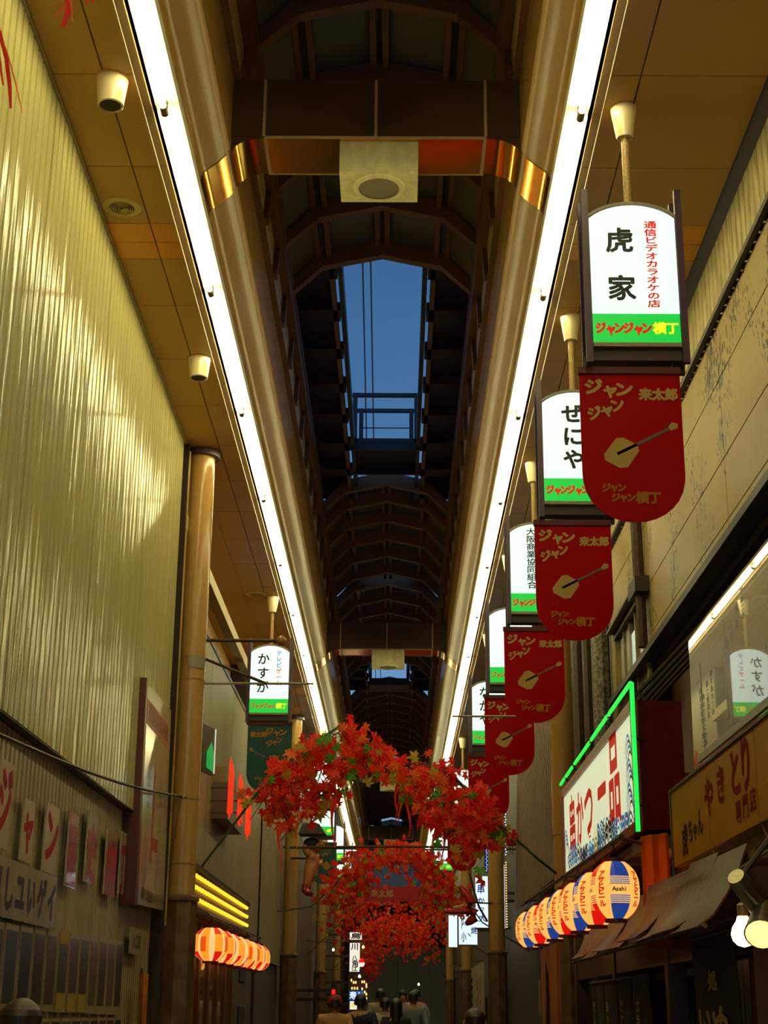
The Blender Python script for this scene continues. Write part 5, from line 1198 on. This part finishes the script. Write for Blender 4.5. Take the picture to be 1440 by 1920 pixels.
# ================================================================== FIGURES
def skin(name, J, E, Rd, root, m, parent, sub=1):
    bm = bmesh.new(); L = bm.verts.layers.skin.verify(); idx = {}
    for k, p in J.items():
        v = bm.verts.new(p); r = Rd[k]; v[L].radius = r if isinstance(r, tuple) else (r, r); v[L].use_root = (k == root); idx[k] = v
    for a_, b_ in E: bm.edges.new((idx[a_], idx[b_]))
    me = bpy.data.meshes.new(name); bm.to_mesh(me); bm.free(); me.materials.append(m)
    o = bpy.data.objects.new(name, me); COL.objects.link(o); o.parent = parent
    sk = o.modifiers.new('skin', 'SKIN'); sk.use_smooth_shade = True
    ss = o.modifiers.new('subdivision', 'SUBSURF'); ss.levels = ss.render_levels = sub
    return o
M_skin = mat('skin_tone', (.42, .20, .10), .5)
def person(lab, x, y, h=1.68, yaw=0, top=(.5, .5, .5), leg=(.03, .03, .05), hair=(.012, .008, .006), hairlen=0, cap=None, step=.1, bald=False, wide=1.0, female=False, arms=(0, 0)):
    t = thing('person', lab, 'person', (x, y, FL)); t.rotation_euler.z = yaw
    q = h
    J = {'pelvis': (0, 0, .53*q), 'waist': (0, 0, .61*q), 'chest': (0, .005*q, .73*q), 'upper': (0, 0, .80*q), 'neck': (0, .004*q, .845*q), 'jaw': (0, .02*q, .885*q), 'head': (0, .012*q, .935*q), 'crown': (0, .002*q, .972*q),
         'nose': (0, .062*q, .918*q)}
    Rr = {'pelvis': (.085*q*wide, .06*q), 'waist': (.078*q*wide, .055*q), 'chest': (.092*q*wide, .06*q), 'upper': (.075*q*wide, .045*q), 'neck': .032*q, 'jaw': (.038*q, .040*q), 'head': (.046*q, .055*q), 'crown': (.034*q, .040*q), 'nose': .009*q}
    E = [('pelvis', 'waist'), ('waist', 'chest'), ('chest', 'upper'), ('upper', 'neck'), ('neck', 'jaw'), ('jaw', 'head'), ('head', 'crown'), ('head', 'nose')]
    sw = (.098 if female else .112)*q*wide
    for s, n in ((-1, 'l'), (1, 'r')):
        f = step*s; aw = arms[0 if s < 0 else 1]
        el = (s*(sw+.03*q), -.03*q-f*.3*q+.06*q*aw, .645*q+.02*q*aw); wr_ = (s*(sw+.028*q), .03*q-f*.6*q+.15*q*aw, .50*q+.12*q*aw); hd = (s*(sw+.025*q), .05*q-f*.7*q+.18*q*aw, .455*q+.12*q*aw)
        J.update({'sh'+n: (s*sw, 0, .805*q), 'el'+n: el, 'wr'+n: wr_, 'hd'+n: hd,
                  'hip'+n: (s*.052*q, 0, .50*q), 'kn'+n: (s*.055*q, f*.5*q+.01*q, .275*q), 'an'+n: (s*.055*q, f*q*.9-.02*q, .045*q), 'toe'+n: (s*.06*q, f*q*.9+.09*q, .018*q)})
        Rr.update({'sh'+n: .037*q, 'el'+n: .025*q, 'wr'+n: .017*q, 'hd'+n: (.020*q, .012*q), 'hip'+n: .055*q, 'kn'+n: .035*q, 'an'+n: .022*q, 'toe'+n: .017*q})
        E += [('upper', 'sh'+n), ('sh'+n, 'el'+n), ('el'+n, 'wr'+n), ('wr'+n, 'hd'+n), ('pelvis', 'hip'+n), ('hip'+n, 'kn'+n), ('kn'+n, 'an'+n), ('an'+n, 'toe'+n)]
        h0 = Vector(hd)
        for g in range(5):
            off = Vector((s*.004*q, (.011-.0065*g)*q if g < 4 else .016*q, -.018*q if g < 4 else -.004*q)); ln = (.040, .045, .042, .034, .028)[g]*q
            d_ = Vector((s*-.05, .18, -1)) if g < 4 else Vector((-s*.2, .8, -.8)); d_.normalize()
            k1, k2 = 'f%d%s' % (g, n), 'g%d%s' % (g, n); J[k1] = tuple(h0+off+d_*ln*.55); J[k2] = tuple(h0+off+d_*ln+Vector((-s*.004*q, .004*q, 0)))
            Rr[k1] = .0055*q; Rr[k2] = .0042*q; E += [('hd'+n, k1), (k1, k2)]
    skin('body', J, E, Rr, 'pelvis', M_skin, t)
    ks = ['waist', 'chest', 'upper', 'shl', 'shr', 'ell', 'elr', 'wrl', 'wrr', 'pelvis']; gr = .011*q
    JC = {k: J[k] for k in ks}; JC['pelvis'] = (0, 0, .505*q); JC['wrl'] = tuple(Vector(J['wrl'])*.75+Vector(J['ell'])*.25); JC['wrr'] = tuple(Vector(J['wrr'])*.75+Vector(J['elr'])*.25)
    RC = {k: tuple(v+gr for v in (Rr[k] if isinstance(Rr[k], tuple) else (Rr[k],)*2)) for k in ks}
    skin('jacket', JC, [('pelvis', 'waist'), ('waist', 'chest'), ('chest', 'upper'), ('upper', 'shl'), ('upper', 'shr'), ('shl', 'ell'), ('shr', 'elr'), ('ell', 'wrl'), ('elr', 'wrr')], RC, 'pelvis', mat('cloth_%02x%02x%02x' % tuple(int(v*255) for v in top), top, .8), t)
    kl = ['pelvis', 'hipl', 'hipr', 'knl', 'knr', 'anl', 'anr']; JL = {k: J[k] for k in kl}; RL = {k: tuple(v+.010*q for v in (Rr[k] if isinstance(Rr[k], tuple) else (Rr[k],)*2)) for k in kl}
    skin('trousers', JL, [('pelvis', 'hipl'), ('pelvis', 'hipr'), ('hipl', 'knl'), ('hipr', 'knr'), ('knl', 'anl'), ('knr', 'anr')], RL, 'pelvis', mat('legs_%02x%02x%02x' % tuple(int(v*255) for v in leg), leg, .8), t)
    mh = mat('hair_%02x%02x' % (int(hair[0]*255), int(hair[1]*999)), hair, .45)
    hc = Vector((0, .004*q, .938*q))
    if not bald:
        b = MB(); n = 14; rows_ = []
        for i in range(7):
            a = pi/2*i/6*(1.15 if i == 6 else 1); z = sin(pi/2-a); r = cos(pi/2-a)
            rows_.append([hc+Vector((.056*q*r*cos(2*pi*k/n), .066*q*r*sin(2*pi*k/n)-.006*q*(i/6), .058*q*z-(.03*q if (i == 6 and sin(2*pi*k/n) < .3) else 0)-(.0 if sin(2*pi*k/n) < .5 else -.012*q*(i/6)) - (hairlen*q if (i == 6 and sin(2*pi*k/n) < .5) else 0))) for k in range(n)])
        for i in range(6): b.sheet(rows_[i]+rows_[i][:1], rows_[i+1]+rows_[i+1][:1])
        o = b.build('hair', mh, None, True); o.parent = t; o.location = (0, 0, 0)
    if cap:
        b = MB(); b.lathe(hc+Vector((0, 0, -.005*q)), [(.063*q, -.012*q), (.066*q, .01*q), (.060*q, .035*q), (.035*q, .062*q), (.002, .068*q)], 18, caps=False); b.prism([hc+Vector((dx*q, dy*q, -.014*q)) for dx, dy in ((-.045, .04), (.045, .04), (.035, .11), (-.035, .11))], (0, 0, .006*q))
        o = b.build('cap', mat('cap_cloth', cap, .7), None, True); o.parent = t; o.location = (0, 0, 0)
    for s in (-1, 1):
        b = MB(); b.ball((s*.054*q, 0, .918*q), .014*q, 8, 6, sc=(.45, .8, 1.2)); o = b.build('ear', M_skin, None, True); o.parent = t; o.location = (0, 0, 0)
    b = MB()
    for s in (-1, 1): b.ball((s*.020*q, .060*q, .932*q), .006*q, 8, 6)
    o = b.build('eyes', M_black, None, True); o.parent = t; o.location = (0, 0, 0)
    b = MB(); b.ball((0, .058*q, .893*q), .012*q, 8, 4, sc=(1.2, .4, .3)); o = b.build('mouth', mat('lips', (.25, .06, .05), .5), None, True); o.parent = t; o.location = (0, 0, 0)
    for s, n in ((-1, 'l'), (1, 'r')):
        b = MB(); a_ = J['an'+n]; b.ball((a_[0], a_[1]+.045*q, .022*q), .04*q, 10, 6, sc=(.7, 1.9, .6)); o = b.build('shoe', M_black, None, True); o.parent = t; o.location = (0, 0, 0)
    return t
person('person walking away at the left end of the group, in a dark navy jacket', -.50, 23.0, 1.62, 0, (.012, .012, .024))
person('person walking away in a cream shirt, just right of the dark navy jacket', -.30, 33.0, 1.84, 0, (.42, .33, .17), step=-.1)
person('person walking away in a white shirt, short dark hair', -.16, 26.0, 1.60, 0, (.50, .44, .34), step=.12)
person('person with long dark hair in a black top at the middle of the group', .02, 21.5, 1.55, 0, (.014, .010, .010), hairlen=.10, female=True, step=-.1)
person('person facing this way in a pale collared shirt, farther back', .18, 35.0, 1.84, pi, (.46, .38, .30), step=.1)
person('person walking away in a light blue grey shirt', .335, 28.5, 1.74, 0, (.17, .19, .23), step=.12)
person('person partly behind the blue grey shirt, white sleeves', .50, 36.5, 1.88, 0, (.45, .38, .30), step=-.1)
person('person in a red cap and orange jacket at the left of the group', -.80, 21.0, 1.58, .15, (.48, .24, .08), cap=(.25, .006, .006), step=.1, arms=(.6, 0))
person('person with dark hair low in front of the right pale boards', .575, 11.3, 1.395, 0, (.02, .012, .01), hair=(.02, .008, .006))
person('person with close cropped head at the bottom left corner', -1.33, 5.6, 1.395, .1, (.06, .045, .035), hair=(.035, .022, .013), wide=1.1)
# statue of a wrestler on the left
t = thing('wrestler_statue', 'painted wrestler statue with dark hair and red boots past the second left pillar', 'statue', (-1.5, 26.3, 3.5)); c = t.location
def SJ(px, py, dy=0): return tuple(at(px, py, Y=26.3+dy)-c)
J = {'pelvis': SJ(586, 1626), 'belly': SJ(588, 1613), 'chest': SJ(587, 1602), 'neck': SJ(590, 1594), 'head': SJ(600, 1586, -.1), 'crown': SJ(597, 1577, -.1), 'nose': SJ(609, 1590, -.1), 'sh1': SJ(578, 1603, -.1), 'el1': SJ(572, 1590, -.15), 'fi1': SJ(570, 1583, -.15), 'sh2': SJ(594, 1606, .1), 'el2': SJ(600, 1616, .1), 'fi2': SJ(597, 1621, -.05),
     'kn1': SJ(577, 1643, -.1), 'an1': SJ(573, 1662, -.12), 'to1': SJ(572, 1672, -.15), 'kn2': SJ(583, 1645, .12), 'an2': SJ(578, 1663, .12), 'to2': SJ(578, 1672, .1)}
Rr = {'pelvis': .13, 'belly': .13, 'chest': .15, 'neck': .07, 'head': (.12, .13), 'crown': .09, 'nose': .022, 'sh1': .075, 'el1': .055, 'fi1': .045, 'sh2': .075, 'el2': .055, 'fi2': .06, 'kn1': .085, 'an1': .055, 'to1': .05, 'kn2': .085, 'an2': .055, 'to2': .05}
skin('body', J, [('pelvis', 'belly'), ('belly', 'chest'), ('chest', 'neck'), ('neck', 'head'), ('head', 'crown'), ('head', 'nose'), ('chest', 'sh1'), ('sh1', 'el1'), ('el1', 'fi1'), ('chest', 'sh2'), ('sh2', 'el2'), ('el2', 'fi2'), ('pelvis', 'kn1'), ('kn1', 'an1'), ('an1', 'to1'), ('pelvis', 'kn2'), ('kn2', 'an2'), ('an2', 'to2')], Rr, 'pelvis', mat('statue_tan', (.46, .17, .05), .3), t, 2)
hp = at(584, 1581, Y=26.25); b = MB(); b.ball(hp, .115, 12, 8, sc=(1.25, 1, .85)); b.build('hair', M_black, t, True, origin=c)
for i, (px, py, dy) in enumerate(((572, 1670, -.14), (578, 1671, .11))):
    p = at(px, py, Y=26.3+dy); b = MB(); b.tube([p+Vector((0, 0, .10)), p, p+Vector((.05, -.08, -.06))], [.06, .065, .045], 10); b.build('boot', mat('boot_red', (.30, .02, .03), .4), t, True, origin=c)
b = MB(); p = at(588, 1560, Y=26.2); b.prism([p+Vector((-.25, -.2, -.05)), p+Vector((.22, -.2, -.05)), p+Vector((.10, -.2, .12)), p+Vector((-.18, -.2, .13))], (0, .5, 0)); b.build('shade_hood', mat('hood_dark', (.05, .04, .03), .6), t, origin=c)
b = MB(); b.tube([tuple(at(584, 1610, Y=26.3)), (-1.86, 27.2, 4.2)], .02, 6); b.build('stay', M_dark, t, origin=c)
# ================================================================== FAR LEFT LIT THINGS
def fbox(name, lab, cat, pa, pb, Y, m, items=(), ink=None, grp=None, arm=True):
    A, B = at(*pa, Y=Y), at(*pb, Y=Y); t = thing(name, lab, cat, ((A.x+B.x)/2, Y, B.z), grp); c = t.location
    b = MB(); b.box((A.x, Y, B.z), (B.x, Y+.15, A.z)); b.build('lit_box', m, t, origin=c)
    b = MB(); b.box((A.x-.02, Y-.01, B.z-.03), (B.x+.02, Y+.17, B.z)); b.build('frame', M_dark, t, origin=c)
    if arm: b = MB(); b.box((-2.1, Y+.05, (A.z+B.z)/2), (A.x, Y+.1, (A.z+B.z)/2+.06)); b.build('wall_arm', M_dark, t, origin=c)
    if items: lettering(items, ((A.x+B.x)/2, Y, (A.z+B.z)/2), (1, 0, 0), (0, 0, 1), ink, t, .03)
    return t
M_fw = glow('far_white', (.9, .85, .72), .95); M_fb = glow('far_blue', (.01, .11, .45), .9)
fbox('lit_sign', 'white upright lit sign with black characters, far left', 'sign', (656, 1768), (674, 1822), 45, M_fw, [('八', 0, -.02, .16, .16), ('角', .02, -.17, .2, .2), ('江', .0, -.32, .18, .14), ('川', 0, .3, .22, .2)], MATS['sign_black_ink'])
fbox('lit_sign', 'small white lit sign with a dark brush emblem atop the upright one', 'sign', (656, 1748), (678, 1762), 45.3, M_fw, [('鳥', 0, 0, .3, .18)], MATS['sign_black_ink'])
t = fbox('lit_sign', 'bright blue lit sign with two white characters, far left', 'sign', (655, 1858), (681, 1875), 44, M_fb, [('寿', -.09, 0, .20, .22), ('し', .12, 0, .20, .22)], glow('far_white_ink', (.8, .9, 1), 1.0))
fbox('lit_sign', 'white lit panel with faint lettering under the far blue sign', 'sign', (656, 1876), (681, 1893), 44.2, M_fw, [('酒', -.1, 0, .12, .12), ('処', .1, 0, .12, .12)], MATS['sign_yellow_ink'])
t = thing('bulb_sign', 'frame of small amber bulbs above the far blue sign', 'sign', at(670, 1845, Y=44.6)); c = t.location
a_, b2_ = at(655, 1838, Y=44.6), at(690, 1858, Y=44.6)
b = MB(); b.box((a_.x, 44.6, b2_.z), (b2_.x, 44.63, a_.z)); b.build('board', M_rust, t, origin=c)
me_ = None
for (px, py) in [(659, 1838), (663, 1842), (667, 1842), (679, 1841), (683, 1841), (660, 1853), (665, 1853), (670, 1853), (679, 1854), (687, 1846), (687, 1850), (684, 1860), (687, 1864), (683, 1868), (687, 1872), (684, 1874)]:
    if me_ is None:
        b = MB(); b.ball((0, 0, 0), .026, 8, 6, sc=(.8, .8, 1.5)); q = b.build('bulb', glow('far_bulb', (1.0, .55, .15), 2.5), t, True); me_ = q.data
    else: q = link('bulb', me_, t)
    q.location = at(px, py, Y=44.57)-c
b = MB(); b.box((-2.1, 44.6, c.z), (a_.x, 44.65, c.z+.05)); b.build('wall_arm', M_dark, t, origin=c)
for i, (px, py, Y, lab) in enumerate(((674, 1831, 45, 'small white bulb below the far upright sign'), (681, 1776, 45, 'small warm bulb right of the far upright sign'), (625, 1781, 36, 'small cool bulb at the far left wall'), (785, 1846, 55, 'small white bulb at the far right end'))):
    _t = bulb(lab, at(px, py, Y=Y), .04 if i != 2 else .03, glow('far_bulb_white' if i != 1 else 'far_bulb', (.85, .95, .85), 3.0), .10)
    _q = at(px, py, Y=Y); b = MB(); b.tube([tuple(_q+Vector((0, 0, .16))), (-2.08 if px < 740 else 2.25, Y+.5, _q.z+.22)], .008, 5); b.build('arm', M_dark, _t, origin=_t.location)
lantern('red and white paper lantern far left beside the upright lit sign', tuple(at(678, 1805, Y=45)), .09, .24, lambda a, z: 1 if z > .5 else 0, [M_fw, M_lr], None, seg=16, n=8)
fbox('lit_sign', 'little red lit sign at the far left edge of the crowd', 'sign', (622, 1855), (628, 1866), 30, glow('far_red', (.85, .01, .01), 1.1))
fbox('lit_sign', 'little white and red lit sign under the small red one', 'sign', (622, 1869), (628, 1886), 30.2, glow('far_pink', (.9, .35, .18), .9))
